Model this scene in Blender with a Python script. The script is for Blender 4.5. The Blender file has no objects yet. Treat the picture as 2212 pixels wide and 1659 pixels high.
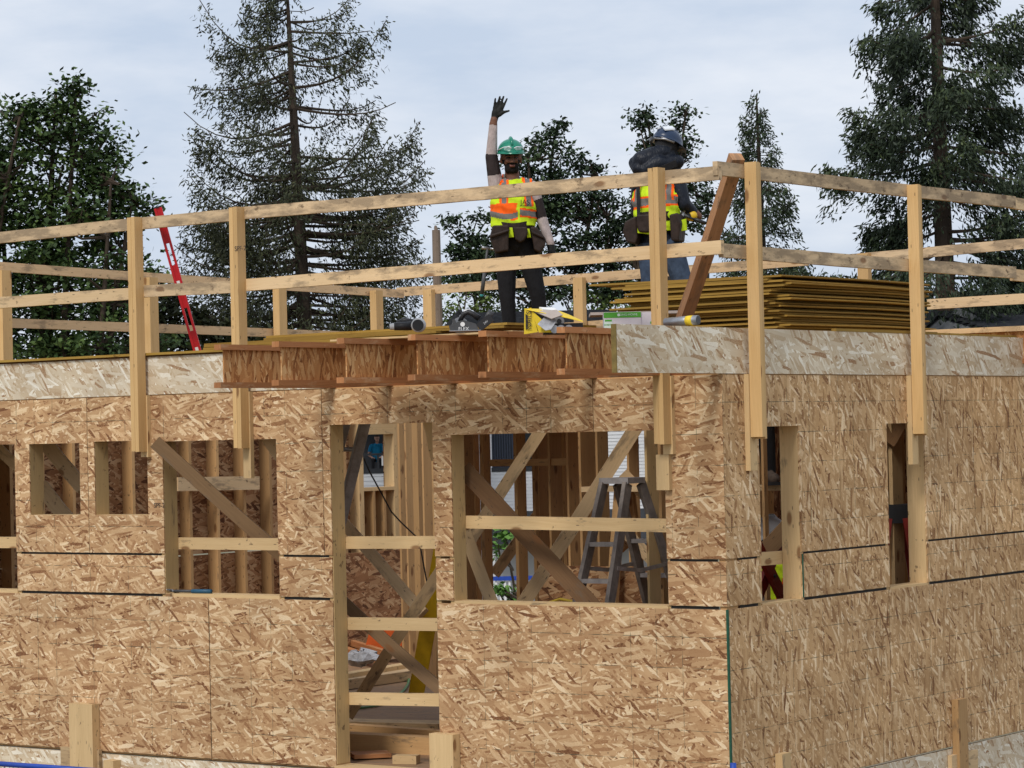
import bpy, math, random
import numpy as np
from mathutils import Vector, Matrix

# ------------------------------------------------------------------ camera, sky, sun, exposure
SC = bpy.context.scene
COL = SC.collection
R3 = math.radians
rng = random.Random(7)
nrg = np.random.default_rng(11)

EYE = np.array([9.249, -14.829, 2.382])
CR = np.array([0.80434, 0.59372, -0.02297])      # camera right
CU = np.array([0.02937, -0.00111, 0.99957])      # camera up
PITCH, ROLL, YAW = 0.0185029, -0.0229687, -0.6354672
def _axes():
    cy, sy = math.cos(YAW), math.sin(YAW)
    fw = np.array([sy*math.cos(PITCH), cy*math.cos(PITCH), math.sin(PITCH)])
    rt = np.array([cy, -sy, 0.0]); up = np.cross(rt, fw)
    return math.cos(ROLL)*rt + math.sin(ROLL)*up, -math.sin(ROLL)*rt + math.cos(ROLL)*up, fw
CR, CU, CF = _axes()
FPX = 10601.0*2212/4032.0                         # focal length in the units of a 2212 px wide view
cam_d = bpy.data.cameras.new("camera"); cam = bpy.data.objects.new("camera", cam_d); COL.objects.link(cam)
M = Matrix(((CR[0], CU[0], -CF[0], EYE[0]), (CR[1], CU[1], -CF[1], EYE[1]), (CR[2], CU[2], -CF[2], EYE[2]), (0, 0, 0, 1)))
cam.matrix_world = M
cam_d.sensor_width = 36; cam_d.lens = 36*10601.0/4032.0
cam_d.clip_start = 0.5; cam_d.clip_end = 3000
SC.camera = cam

SUN_EL, SUN_AZ = 46.0, 170.0     # azimuth measured from +Y clockwise
world = bpy.data.worlds.new("World"); SC.world = world; world.use_nodes = True
wn = world.node_tree; wn.nodes.clear()
def _wl(a, b): wn.links.new(a, b)
w_out = wn.nodes.new("ShaderNodeOutputWorld"); w_bg = wn.nodes.new("ShaderNodeBackground")
w_sky = wn.nodes.new("ShaderNodeTexSky"); w_sky.sky_type = 'NISHITA'; w_sky.sun_disc = False
w_sky.sun_elevation = R3(SUN_EL); w_sky.sun_rotation = R3(SUN_AZ); w_sky.dust_density = 2.0
w_tc = wn.nodes.new("ShaderNodeTexCoord"); w_map = wn.nodes.new("ShaderNodeMapping")
w_map.inputs['Scale'].default_value = (3.2, 3.2, 11.0)
w_n = wn.nodes.new("ShaderNodeTexNoise"); w_n.inputs['Scale'].default_value = 1.9; w_n.inputs['Detail'].default_value = 6; w_n.inputs['Roughness'].default_value = .58
w_r = wn.nodes.new("ShaderNodeValToRGB")
w_r.color_ramp.elements[0].position = 0.34; w_r.color_ramp.elements[0].color = (4.05, 4.7, 5.75, 1)
w_r.color_ramp.elements[1].position = 0.68; w_r.color_ramp.elements[1].color = (6.1, 6.35, 6.85, 1)
w_m = wn.nodes.new("ShaderNodeMixRGB"); w_m.inputs[0].default_value = 0.93
_wl(w_tc.outputs['Generated'], w_map.inputs['Vector']); _wl(w_map.outputs[0], w_n.inputs['Vector'])
_wl(w_n.outputs[0], w_r.inputs[0]); _wl(w_sky.outputs[0], w_m.inputs[1]); _wl(w_r.outputs[0], w_m.inputs[2])
_wl(w_m.outputs[0], w_bg.inputs[0]); w_bg.inputs[1].default_value = 0.10; _wl(w_bg.outputs[0], w_out.inputs[0])

sun_d = bpy.data.lights.new("sun", 'SUN'); sun_d.energy = 1.5; sun_d.angle = R3(15); sun_d.color = (1.0, 0.95, 0.87)
sun = bpy.data.objects.new("sun", sun_d); COL.objects.link(sun)
sun.rotation_euler = (R3(90-SUN_EL), 0, R3(180-SUN_AZ))
SC.view_settings.view_transform = 'Standard'; SC.view_settings.look = 'None'
SC.view_settings.exposure = 0.5; SC.view_settings.gamma = 1.0; SC.view_settings.use_curve_mapping = False
try:
    SC.cycles.max_bounces = 8; SC.cycles.diffuse_bounces = 5
except Exception: pass

# ------------------------------------------------------------------ view rays -> points on real planes
def ray(px, py):
    return CF + CR*((px-1106)/FPX) - CU*((py-829.5)/FPX)
def PY(px, py, Y=0.0):
    d = ray(px, py); return EYE + d*((Y-EYE[1])/d[1])
def PX(px, py, X=0.0):
    d = ray(px, py); return EYE + d*((X-EYE[0])/d[0])
def PZ(px, py, Z=0.0):
    d = ray(px, py); return EYE + d*((Z-EYE[2])/d[2])
def PD(px, py, D): return EYE + D*ray(px, py)
RH = np.array([math.cos(YAW), -math.sin(YAW), 0.0]); FH = np.array([math.sin(YAW), math.cos(YAW), 0.0])
FACING = -YAW                                     # z rotation that turns local x to the right of the view

# ------------------------------------------------------------------ object helpers
def V(a): return np.array(a, float)
def nz(a): a = V(a); return a/np.linalg.norm(a)

class MB:
    def __init__(s): s.v = []; s.f = []; s.uv = []; s.mi = []
    def _face(s, idx, uvs, mi=0): s.f.append(idx); s.uv.append(uvs); s.mi.append(mi)
    def hexa(s, c, ax, ay, az, mi=0, off=None):
        """box: centre c, half axes; ax is the grain axis"""
        c, ax, ay, az = V(c), V(ax), V(ay), V(az); b = len(s.v)
        for i in (-1, 1):
            for j in (-1, 1):
                for k in (-1, 1): s.v.append(c+ax*i+ay*j+az*k)
        la, lb, lc = (np.linalg.norm(a) for a in (ax, ay, az))
        if off is None: off = (rng.random()*40, rng.random()*40)
        def q(ids, pu, pv, sh):
            s._face([b+i for i in ids], [(pu(i)+off[0]+sh, pv(i)+off[1]+sh) for i in ids], mi)
        I = lambda i: (1 if i & 4 else -1)*la
        J = lambda i: (1 if i & 2 else -1)*lb
        K = lambda i: (1 if i & 1 else -1)*lc
        q((0, 4, 5, 1), I, K, 0); q((2, 3, 7, 6), I, K, .37)
        q((0, 2, 6, 4), I, J, .71); q((1, 5, 7, 3), I, J, 1.13)
        q((0, 1, 3, 2), J, K, 1.7); q((4, 6, 7, 5), J, K, 2.1)
        return s
    def bx(s, x0, x1, y0, y1, z0, z1, mi=0, grain=None):
        h = [abs(x1-x0)/2, abs(y1-y0)/2, abs(z1-z0)/2]; c = ((x0+x1)/2, (y0+y1)/2, (z0+z1)/2)
        g = grain if grain is not None else int(np.argmax(h))
        E = [V((h[0], 0, 0)), V((0, h[1], 0)), V((0, 0, h[2]))]
        o = [i for i in (g, (g+1) % 3, (g+2) % 3)]
        return s.hexa(c, E[o[0]], E[o[1]], E[o[2]], mi)
    def beam(s, p0, p1, w, t, up=(0, 0, 1), mi=0, n=1, wob=0.0):
        """board from p0 to p1 (centre line), width w along up, thickness t across"""
        p0, p1 = V(p0), V(p1); d = p1-p0; L = np.linalg.norm(d); d /= L
        u = V(up); u = nz(u-d*(u@d)); q = np.cross(d, u)
        if n <= 1: return s.hexa((p0+p1)/2, d*L/2, u*w/2, q*t/2, mi)
        o = (rng.random()*40, rng.random()*40); b = len(s.v)
        ph = [rng.random()*6.28 for _ in range(4)]
        for i in range(n+1):
            a = i/n; c = p0+d*L*a + u*wob*math.sin(ph[0]+a*5) + q*wob*.7*math.sin(ph[1]+a*4)
            e = [wob*.8*(rng.random()-.5) if 0 < i < n else 0 for _ in range(4)]
            for k, (sj, sk) in enumerate(((-1, -1), (1, -1), (1, 1), (-1, 1))):
                s.v.append(c+u*(w/2*sj+e[k])+q*(t/2*sk))
        per = [0, w, w+t, 2*w+t, 2*w+2*t]
        for i in range(n):
            for k in range(4):
                k2 = (k+1) % 4
                s._face([b+i*4+k, b+i*4+k2, b+i*4+4+k2, b+i*4+4+k],
                        [(o[0]+L*i/n, o[1]+per[k]), (o[0]+L*i/n, o[1]+per[k+1]), (o[0]+L*(i+1)/n, o[1]+per[k+1]), (o[0]+L*(i+1)/n, o[1]+per[k])], mi)
        for base, sg in ((b, 1), (b+n*4, -1)):
            ids = [base, base+3, base+2, base+1]; 
            if sg < 0: ids = ids[::-1]
            s._face(ids, [(o[0]+3, o[1]), (o[0]+3.05, o[1]), (o[0]+3.05, o[1]+.1), (o[0]+3, o[1]+.1)], mi)
        return s
    def tube(s, pts, rad, n=8, cap=True, mi=0, flat=None):
        pts = [V(p) for p in pts]; b = len(s.v); m = len(pts)
        if not hasattr(rad, '__len__'): rad = [rad]*m
        ref = V((0.13, 0.31, 0.94)); acc = 0
        for i, p in enumerate(pts):
            t = nz(pts[min(i+1, m-1)]-pts[max(i-1, 0)])
            a = np.cross(t, ref)
            if np.linalg.norm(a) < .05: a = np.cross(t, V((1, 0, 0)))
            a = nz(a); c = np.cross(t, a)
            for k in range(n):
                th = 2*math.pi*k/n; s.v.append(p+a*math.cos(th)*rad[i]+c*math.sin(th)*rad[i])
        for i in range(m-1):
            L = np.linalg.norm(pts[i+1]-pts[i])
            for k in range(n):
                k2 = (k+1) % n
                s._face([b+i*n+k, b+i*n+k2, b+(i+1)*n+k2, b+(i+1)*n+k],
                        [(acc, k/n*.3), (acc, (k+1)/n*.3), (acc+L, (k+1)/n*.3), (acc+L, k/n*.3)], mi)
            acc += L
        if cap:
            s._face([b+k for k in range(n)][::-1], [(0, 0)]*n, mi); s._face([b+(m-1)*n+k for k in range(n)], [(0, 0)]*n, mi)
        return s
    def ell(s, c, rx, ry, rz, nu=16, nv=10, v0=-90, v1=90, mi=0, rot=None):
        """ellipsoid (or a band of one between latitudes v0 and v1)"""
        c = V(c); b = len(s.v)
        for i in range(nv+1):
            la = R3(v0+(v1-v0)*i/nv)
            for k in range(nu):
                lo = 2*math.pi*k/nu
                p = V((rx*math.cos(la)*math.cos(lo), ry*math.cos(la)*math.sin(lo), rz*math.sin(la)))
                if rot is not None: p = V(rot @ Vector(p))
                s.v.append(c+p)
        for i in range(nv):
            for k in range(nu):
                k2 = (k+1) % nu
                s._face([b+i*nu+k, b+i*nu+k2, b+(i+1)*nu+k2, b+(i+1)*nu+k], [(k/nu, i/nv), ((k+1)/nu, i/nv), ((k+1)/nu, (i+1)/nv), (k/nu, (i+1)/nv)], mi)
        return s
    def poly(s, pts, ext, mi=0):
        """flat outline (list of 3d points) extruded by the vector ext"""
        pts = [V(p) for p in pts]; ext = V(ext); b = len(s.v); n = len(pts)
        s.v += pts + [p+ext for p in pts]
        d0 = nz(pts[1]-pts[0]); nn = nz(ext); d1 = np.cross(nn, d0)
        uv = lambda p: (float(p@d0), float(p@d1))
        s._face(list(range(b, b+n))[::-1], [uv(p) for p in pts][::-1], mi); s._face(list(range(b+n, b+2*n)), [uv(p) for p in pts], mi)
        for i in range(n):
            j = (i+1) % n; L = np.linalg.norm(pts[j]-pts[i]); e = np.linalg.norm(ext)
            s._face([b+i, b+j, b+n+j, b+n+i], [(0, 0), (L, 0), (L, e), (0, e)], mi)
        return s
    def build(s, name, mat, parent=None, local=False, smooth=False):
        me = bpy.data.meshes.new(name)
        vv = np.array(s.v)
        if parent is not None and abs(parent.rotation_euler.z) > 1e-6: local = True
        if parent is not None and not local:
            o = V((0, 0, 0)); q = parent
            while q is not None: o = o+V(q.location); q = q.parent
            vv = vv-o
        me.from_pydata(vv.tolist(), [], s.f)
        uvl = me.uv_layers.new(name="UVMap")
        flat = [c for f in s.uv for uv in f for c in uv]
        uvl.data.foreach_set("uv", flat)
        mats = mat if isinstance(mat, (list, tuple)) else [mat]
        for m in mats: me.materials.append(m)
        if len(mats) > 1: me.polygons.foreach_set("material_index", s.mi)
        if smooth: me.polygons.foreach_set("use_smooth", [True]*len(me.polygons))
        me.validate(); me.update()
        ob = bpy.data.objects.new(name, me); COL.objects.link(ob)
        if parent is not None: ob.parent = parent
        return ob

def tag(o, label, cat, group=None, kind=None):
    if kind: o['kind'] = kind
    if label: o['label'] = label
    if cat: o['category'] = cat
    if group: o['group'] = group
    return o
def thing(name, label, cat, loc=(0, 0, 0), rz=0.0, group=None):
    o = bpy.data.objects.new(name, None); COL.objects.link(o); o.empty_display_size = .2
    o.location = tuple(float(a) for a in loc); o.rotation_euler = (0, 0, rz)
    return tag(o, label, cat, group)
def struct(o): o['kind'] = 'structure'; return o

# ------------------------------------------------------------------ materials
class NT:
    def __init__(s, name):
        s.m = bpy.data.materials.new(name); s.m.use_nodes = True; s.t = s.m.node_tree; s.t.nodes.clear()
        s.out = s.n("ShaderNodeOutputMaterial"); s.b = s.n("ShaderNodeBsdfPrincipled"); s.l(s.b.outputs[0], s.out.inputs[0])
    def n(s, ty, **k):
        x = s.t.nodes.new(ty)
        for a, b in k.items(): setattr(x, a, b)
        return x
    def l(s, a, b): s.t.links.new(a, b)
    def put(s, sock, v):
        if hasattr(v, 'is_output'): s.l(v, sock)
        else: sock.default_value = v
    def math(s, op, a, b=0.0, c=0.0):
        x = s.n("ShaderNodeMath", operation=op); s.put(x.inputs[0], a); s.put(x.inputs[1], b); s.put(x.inputs[2], c); return x.outputs[0]
    def mix(s, f, a, b, blend='MIX'):
        x = s.n("ShaderNodeMixRGB", blend_type=blend); s.put(x.inputs[0], f)
        for i, v in ((1, a), (2, b)):
            if isinstance(v, tuple) and len(v) == 3: v = v+(1,)
            s.put(x.inputs[i], v)
        return x.outputs[0]
    def mapv(s, vec, sc=(1, 1, 1), rot=0.0, loc=(0, 0, 0)):
        x = s.n("ShaderNodeMapping"); s.l(vec, x.inputs[0]); x.inputs['Scale'].default_value = sc
        x.inputs['Rotation'].default_value = (0, 0, rot); x.inputs['Location'].default_value = loc; return x.outputs[0]
    def noise(s, vec, scale, detail=2, rough=.5, dim='3D'):
        x = s.n("ShaderNodeTexNoise", noise_dimensions=dim); s.l(vec, x.inputs['Vector'])
        x.inputs['Scale'].default_value = scale; x.inputs['Detail'].default_value = detail; x.inputs['Roughness'].default_value = rough
        return x.outputs[0]
    def ramp(s, f, els, interp='LINEAR'):
        x = s.n("ShaderNodeValToRGB"); cr = x.color_ramp; cr.interpolation = interp
        while len(cr.elements) < len(els): cr.elements.new(.5)
        for e, (p, c) in zip(cr.elements, els): e.position = p; e.color = tuple(c)+(1,) if len(c) == 3 else c
        s.put(x.inputs[0], f); return x.outputs[0]
    def step(s, f, lo, hi):
        x = s.n("ShaderNodeMapRange"); x.inputs[1].default_value = lo; x.inputs[2].default_value = hi; s.put(x.inputs[0], f); return x.outputs[0]
    def fin(s, col, rough=.8, bump=None, bstr=.2, bdist=.01, spec=.3):
        s.put(s.b.inputs['Base Color'], col if hasattr(col, 'is_output') else tuple(col)+(1,)); s.put(s.b.inputs['Roughness'], rough)
        s.b.inputs['Specular IOR Level'].default_value = spec
        if bump is not None:
            x = s.n("ShaderNodeBump"); x.inputs['Strength'].default_value = bstr; x.inputs['Distance'].default_value = bdist
            s.l(bump, x.inputs['Height']); s.l(x.outputs[0], s.b.inputs['Normal'])
        return s.m

def mat_osb(name, ramp, ln=.105, wd=.021, lines=True, bias=0.0, layers=10, seed=0, spread=1.0, gain=1.0):
    t = NT(name); tc = t.n("ShaderNodeTexCoord"); oi = t.n("ShaderNodeObjectInfo")
    r100 = t.math('MULTIPLY', oi.outputs['Random'], 63.0)
    cmb = t.n("ShaderNodeCombineXYZ"); t.l(r100, cmb.inputs[0]); t.l(r100, cmb.inputs[1])
    ad = t.n("ShaderNodeVectorMath", operation='ADD'); t.l(tc.outputs['UV'], ad.inputs[0]); t.l(cmb.outputs[0], ad.inputs[1])
    wob = t.n("ShaderNodeTexNoise", noise_dimensions='2D'); t.l(ad.outputs[0], wob.inputs['Vector']); wob.inputs['Scale'].default_value = 26
    wob.inputs['Detail'].default_value = 1
    wsub = t.n("ShaderNodeVectorMath", operation='MULTIPLY_ADD'); t.l(wob.outputs['Color'], wsub.inputs[0])
    wsub.inputs[1].default_value = (.005, .005, 0); t.l(ad.outputs[0], wsub.inputs[2])
    vec = wsub.outputs[0]
    rr = random.Random(seed); val = None
    fan = [1.25, -1.15, .85, -.75, 1.5, -.45, .50, -.95, .12, -.30, .62, -.08][-layers:] if layers < 12 else [1.25, -1.15, .85, -.75, 1.5, -.45, .50, -.95, .12, -.30, .62, -.08]
    for i in range(layers):
        ang = bias+fan[i]*spread+(rr.random()-.5)*.2
        k = .75+rr.random()*.7 if i < layers-1 else 1.5
        # mapping applies scale before rotation: rotate first with a second mapping
        m0 = t.mapv(vec, (1, 1, 1), ang); m = t.mapv(m0, (1/(ln*k), 1/(wd*(.7+rr.random()*.8)*(1 if i < layers-1 else 1.6)), 1), 0, (rr.random()*9, rr.random()*9, 0))
        vo = t.n("ShaderNodeTexVoronoi", voronoi_dimensions='2D', distance='CHEBYCHEV' if i % 2 else 'EUCLIDEAN'); t.l(m, vo.inputs['Vector']); vo.inputs['Scale'].default_value = 1; vo.inputs['Randomness'].default_value = .85
        sp = t.n("ShaderNodeSeparateColor"); t.l(vo.outputs['Color'], sp.inputs[0])
        if val is None: val = sp.outputs[0]
        else:
            th = .70 if i < layers-1 else .88
            msk = t.math('GREATER_THAN', sp.outputs[1], th)
            val = t.mix(msk, val, sp.outputs[0])
    fib = t.noise(t.mapv(vec, (60, 150, 1), .3), 1.0, 3, .65, '2D')
    v2 = t.math('ADD', val, t.math('MULTIPLY', t.math('SUBTRACT', fib, .5), .34))
    col = t.ramp(v2, ramp)
    big = t.noise(t.mapv(ad.outputs[0], (1, 1, 1)), 2.2, 2, .5, '2D')
    col = t.mix(1.0, col, t.ramp(big, [(.25, (.84*gain, .82*gain, .80*gain)), (.75, (1.08*gain, 1.07*gain, 1.05*gain))]), 'MULTIPLY')
    col = t.mix(1.0, col, t.ramp(oi.outputs['Random'], [(0, (.93, .92, .90)), (.5, (1.0, 1.0, 1.0)), (1, (1.06, 1.04, 1.0))]), 'MULTIPLY')
    if lines:
        su = t.n("ShaderNodeSeparateXYZ"); t.l(tc.outputs['UV'], su.inputs[0])
        def ln_(c, per, w):
            f = t.math('FRACT', t.math('ADD', t.math('DIVIDE', c, per), .5)); d = t.math('ABSOLUTE', t.math('SUBTRACT', f, .5))
            return t.math('LESS_THAN', d, w/per)
        g = t.math('MAXIMUM', ln_(su.outputs[1], .2032, .0024), t.math('MAXIMUM', ln_(su.outputs[0], .4064, .0020), ln_(su.outputs[0], .6096, .0020)))
        ink = t.step(t.noise(vec, 14, 2, .6, '2D'), .38, .60)
        col = t.mix(t.math('MULTIPLY', g, t.math('MULTIPLY', ink, .85)), col, (.06, .07, .045))
        # driven nail heads follow the printed lines
        nu = t.math('FRACT', t.math('DIVIDE', su.outputs[0], .4064)); nv = t.math('FRACT', t.math('DIVIDE', su.outputs[1], .1524))
        dx = t.math('MULTIPLY', t.math('SUBTRACT', nu, .5), .4064); dy = t.math('MULTIPLY', t.math('SUBTRACT', nv, .5), .1524)
        dd = t.math('SQRT', t.math('ADD', t.math('MULTIPLY', dx, dx), t.math('MULTIPLY', dy, dy)))
        col = t.mix(t.math('MULTIPLY', t.math('LESS_THAN', dd, .0055), .7), col, (.05, .035, .02))
    return t.fin(col, .82, v2, .35, .004, .25)

OSB_R = [(0.0, (0.175, 0.073, 0.033)), (0.06, (0.299, 0.151, 0.07)), (0.17, (0.402, 0.225, 0.112)), (0.42, (0.494, 0.302, 0.157)), (0.72, (0.577, 0.375, 0.206)), (0.92, (0.742, 0.546, 0.336)), (1.0, (0.803, 0.633, 0.429))]
M_OSB = mat_osb("osb_sheathing", OSB_R, seed=3, bias=.0, spread=1.0, ln=.092, wd=.0165)
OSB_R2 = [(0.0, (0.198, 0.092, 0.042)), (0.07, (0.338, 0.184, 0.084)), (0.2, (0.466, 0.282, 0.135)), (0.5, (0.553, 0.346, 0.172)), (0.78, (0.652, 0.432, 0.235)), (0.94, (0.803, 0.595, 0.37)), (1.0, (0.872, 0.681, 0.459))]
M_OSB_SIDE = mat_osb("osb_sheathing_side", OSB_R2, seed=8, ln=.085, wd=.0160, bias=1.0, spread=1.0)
RIM_R = [(.0, (.34, .20, .11)), (.08, (.50, .37, .24)), (.28, (.60, .49, .35)), (.65, (.67, .58, .45)), (.85, (.76, .69, .57)), (1.0, (.86, .82, .73))]
M_RIM = mat_osb("osb_rim", RIM_R, ln=.125, wd=.0185, lines=False, seed=5, bias=.3, spread=.9)
WEB_R = [(.0, (.20, .075, .025)), (.12, (.33, .135, .047)), (.4, (.46, .21, .075)), (.7, (.56, .29, .115)), (1.0, (.70, .45, .22))]
M_WEB = mat_osb("osb_joist_web", WEB_R, ln=.10, wd=.016, lines=False, seed=6, bias=1.45, spread=.55)
M_OSB_IN = mat_osb("osb_interior_shaded", [(.0, (.09, .035, .017)), (.2, (.22, .10, .045)), (.5, (.35, .18, .085)), (.8, (.45, .27, .14)), (1.0, (.56, .38, .22))], lines=False, seed=9)  # darker, redder copy of the sheathing; indoor shade is put into the ramp

def mat_wood(name, c1, c2, stain=0.0, knots=.5, dark=(.10, .062, .035), stain_c=(.17, .125, .085), rough=.75, var=.22):
    t = NT(name); tc = t.n("ShaderNodeTexCoord"); oi = t.n("ShaderNodeObjectInfo")
    uv = tc.outputs['UV']
    w = t.noise(t.mapv(uv, (1.3, 5, 1)), 1.0, 2, .5, '2D')
    ws = t.n("ShaderNodeCombineXYZ"); t.l(t.math('MULTIPLY', w, .10), ws.inputs[1])
    a = t.n("ShaderNodeVectorMath", operation='ADD'); t.l(uv, a.inputs[0]); t.l(ws.outputs[0], a.inputs[1])
    g = t.noise(t.mapv(a.outputs[0], (1.6, 75, 1)), 1.0, 3, .6, '2D')
    g2 = t.noise(t.mapv(uv, (7, 260, 1)), 1.0, 2, .6, '2D')
    b = t.noise(t.mapv(uv, (1.1, 6, 1)), 1.0, 3, .5, '2D')
    col = t.ramp(g, [(.3, c2), (.7, c1)])
    col = t.mix(.35, col, t.ramp(g2, [(.3, tuple(x*.72 for x in c2)), (.7, c1)]))
    col = t.mix(.5, col, t.mix(b, tuple(x*.78 for x in c2), tuple(min(1, x*1.12) for x in c1)))
    if knots > 0:
        vo = t.n("ShaderNodeTexVoronoi", voronoi_dimensions='2D'); t.l(t.mapv(uv, (3.1, 15, 1)), vo.inputs['Vector']); vo.inputs['Scale'].default_value = 1; vo.inputs['Randomness'].default_value = .85
        sp = t.n("ShaderNodeSeparateColor"); t.l(vo.outputs['Color'], sp.inputs[0])
        vd = t.n("ShaderNodeTexVoronoi", voronoi_dimensions='2D'); t.l(t.mapv(uv, (3.1*2.6, 15*1.25, 1)), vd.inputs['Vector']); vd.inputs['Scale'].default_value = .5
        s2 = t.n("ShaderNodeSeparateColor"); t.l(vd.outputs['Color'], s2.inputs[0])
        k = t.math('MULTIPLY', t.math('SUBTRACT', 1.0, t.step(vd.outputs['Distance'], .13, .24)), t.math('GREATER_THAN', s2.outputs[0], 1-.13*knots))
        col = t.mix(t.math('MULTIPLY', k, .8), col, (.20, .085, .03))
        nl = t.n("ShaderNodeTexVoronoi", voronoi_dimensions='2D'); t.l(t.mapv(uv, (5.0, 22, 1)), nl.inputs['Vector']); nl.inputs['Scale'].default_value = 1
        s3 = t.n("ShaderNodeSeparateColor"); t.l(nl.outputs['Color'], s3.inputs[0])
        kk = t.math('MULTIPLY', t.math('LESS_THAN', nl.outputs['Distance'], .07), t.math('GREATER_THAN', s3.outputs[1], .82))
        col = t.mix(t.math('MULTIPLY', kk, .75), col, (.07, .045, .03))
    if stain > 0:
        s = t.noise(t.mapv(uv, (3.2, 11, 1)), 1.0, 5, .65, '2D')
        s = t.step(s, .64-.16*stain, .74-.10*stain)
        col = t.mix(t.math('MULTIPLY', s, .62), col, stain_c)
        e = t.noise(t.mapv(uv, (9, 14, 1)), 1.0, 4, .7, '2D')
        col = t.mix(t.math('MULTIPLY', t.step(e, .68-.05*stain, .72), .75), col, dark)
    rv = t.math('MULTIPLY_ADD', oi.outputs['Random'], var, 1-var/2)
    col = t.mix(1.0, col, rv, 'MULTIPLY') if False else t.mix(1.0, col, t.ramp(oi.outputs['Random'], [(0, (1-var, 1-var*1.05, 1-var*1.1)), (1, (1+var*.4, 1+var*.35, 1+var*.3))]), 'MULTIPLY')
    return t.fin(col, rough, g, .15, .003, .25)

M_POST = mat_wood("lumber_post", (.72, .48, .225), (.58, .355, .145), 0.0, .5, var=.12)
M_RAIL = mat_wood("lumber_rail_stained", (.74, .56, .35), (.60, .42, .245), 1.5, .6, var=.12)
M_RAIL2 = mat_wood("lumber_rail_clean", (.78, .58, .35), (.66, .45, .235), .7, .8, var=.12)
M_RAIL3 = mat_wood("lumber_rail_back", (.78, .56, .33), (.64, .42, .22), .8, .6, var=.12)
M_STUD = mat_wood("lumber_stud", (.68, .43, .20), (.52, .30, .13), 0.1, .7, var=.35)
M_JAMB = mat_wood("lumber_jamb", (.62, .45, .225), (.49, .335, .155), 0.15, .6, var=.2)
M_PALE = mat_wood("lumber_pale", (.72, .52, .28), (.58, .385, .185), .1, .8, var=.15)
M_BRACE = mat_wood("lumber_brace", (.66, .48, .28), (.50, .34, .18), .45, .9, var=.2)
M_DARKB = mat_wood("lumber_brown_brace", (.24, .13, .058), (.14, .072, .032), .12, .6, var=.15)
M_BROWNB = mat_wood("lumber_mid_brown_brace", (.26, .16, .082), (.17, .10, .048), .2, .6, var=.1)
M_RED = mat_wood("joist_flange", (.52, .24, .10), (.35, .135, .05), .5, .1, (.16, .07, .035), (.58, .38, .22), var=.2)
M_YEL = mat_wood("sheet_edge", (.42, .265, .055), (.29, .165, .03), .3, 0, (.10, .05, .012), (.20, .10, .015), var=.25)
M_SNAG = mat_wood("dead_wood", (.26, .20, .155), (.15, .11, .085), .6, .3)
M_FLOOR = mat_wood("floor_wood", (.36, .22, .125), (.24, .14, .075), .9, 0, var=.05)
M_BARK = mat_wood("bark", (.085, .06, .042), (.035, .026, .02), .3, 0)

def mat_plain(name, c, rough=.6, metal=0.0, nscale=8, amt=.18, spec=.4, bump=0):
    t = NT(name); tc = t.n("ShaderNodeTexCoord")
    n = t.noise(tc.outputs['Object'], nscale, 4, .6)
    col = t.mix(1.0, tuple(c), t.ramp(n, [(.3, (1-amt,)*3), (.7, (1+amt*.6,)*3)]), 'MULTIPLY')
    t.b.inputs['Metallic'].default_value = metal
    return t.fin(col, rough, n if bump else None, bump, .01, spec)
M_BLACK = mat_plain("black_plastic", (.018, .018, .02), .45)
M_DGREY = mat_plain("dark_grey", (.06, .062, .066), .5)
M_GREYM = mat_plain("grey_metal", (.34, .345, .36), .35, .7)
M_SILV = mat_plain("silver_plastic", (.55, .56, .57), .4, .2)
M_LADDER = mat_plain("weathered_ladder", (.22, .19, .17), .5, .2, 14, .35)
M_RUNG = mat_plain("ladder_rung", (.38, .35, .34), .4, .5, 14, .3)
M_ALU = mat_plain("ladder_aluminium", (.30, .265, .25), .5, 0, 14, .35)
M_REDLV = mat_plain("red_level", (.50, .012, .02), .35, 0, 12, .15)
M_REDL = mat_plain("red_fibreglass", (.23, .018, .012), .5, 0, 10, .3)
M_WHITE = mat_plain("white_paint", (.75, .75, .74), .5, 0, 6, .08)
M_BLUE = mat_plain("blue_paint", (.016, .06, .36), .45, 0, 10, .2)
M_GREEN = mat_plain("green_edge_paint", (.012, .085, .045), .6, 0, 20, .3)
M_YELLOW = mat_plain("yellow_card", (.78, .56, .03), .6, 0, 9, .15)
M_YFIB = mat_plain("yellow_fibreglass", (.62, .40, .012), .5, 0, 12, .2)
M_GRYCARD = mat_plain("grey_card", (.42, .36, .32), .8, 0, 8, .15)
M_LILAC = mat_plain("pale_carton", (.66, .62, .66), .7, 0, 8, .1)
M_GRN = mat_plain("green_print", (.085, .36, .035), .6, 0, 8, .12)
M_MINT = mat_plain("mint_carton", (.62, .75, .68), .6, 0, 8, .1)
M_ORANGE = mat_plain("orange_plastic", (.55, .10, .02), .5, 0, 8, .15)
M_POLY = mat_plain("plastic_bag", (.36, .36, .38), .25, 0, 20, .4, .6)
M_ROPE = mat_plain("green_hose", (.10, .22, .08), .6)
M_CORD = mat_plain("yellow_cord", (.55, .38, .04), .6)
M_GAP = mat_plain("seam_shade_black", (.02, .018, .016), .8)  # near-black standing in for the shade inside the sheet seams

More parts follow.
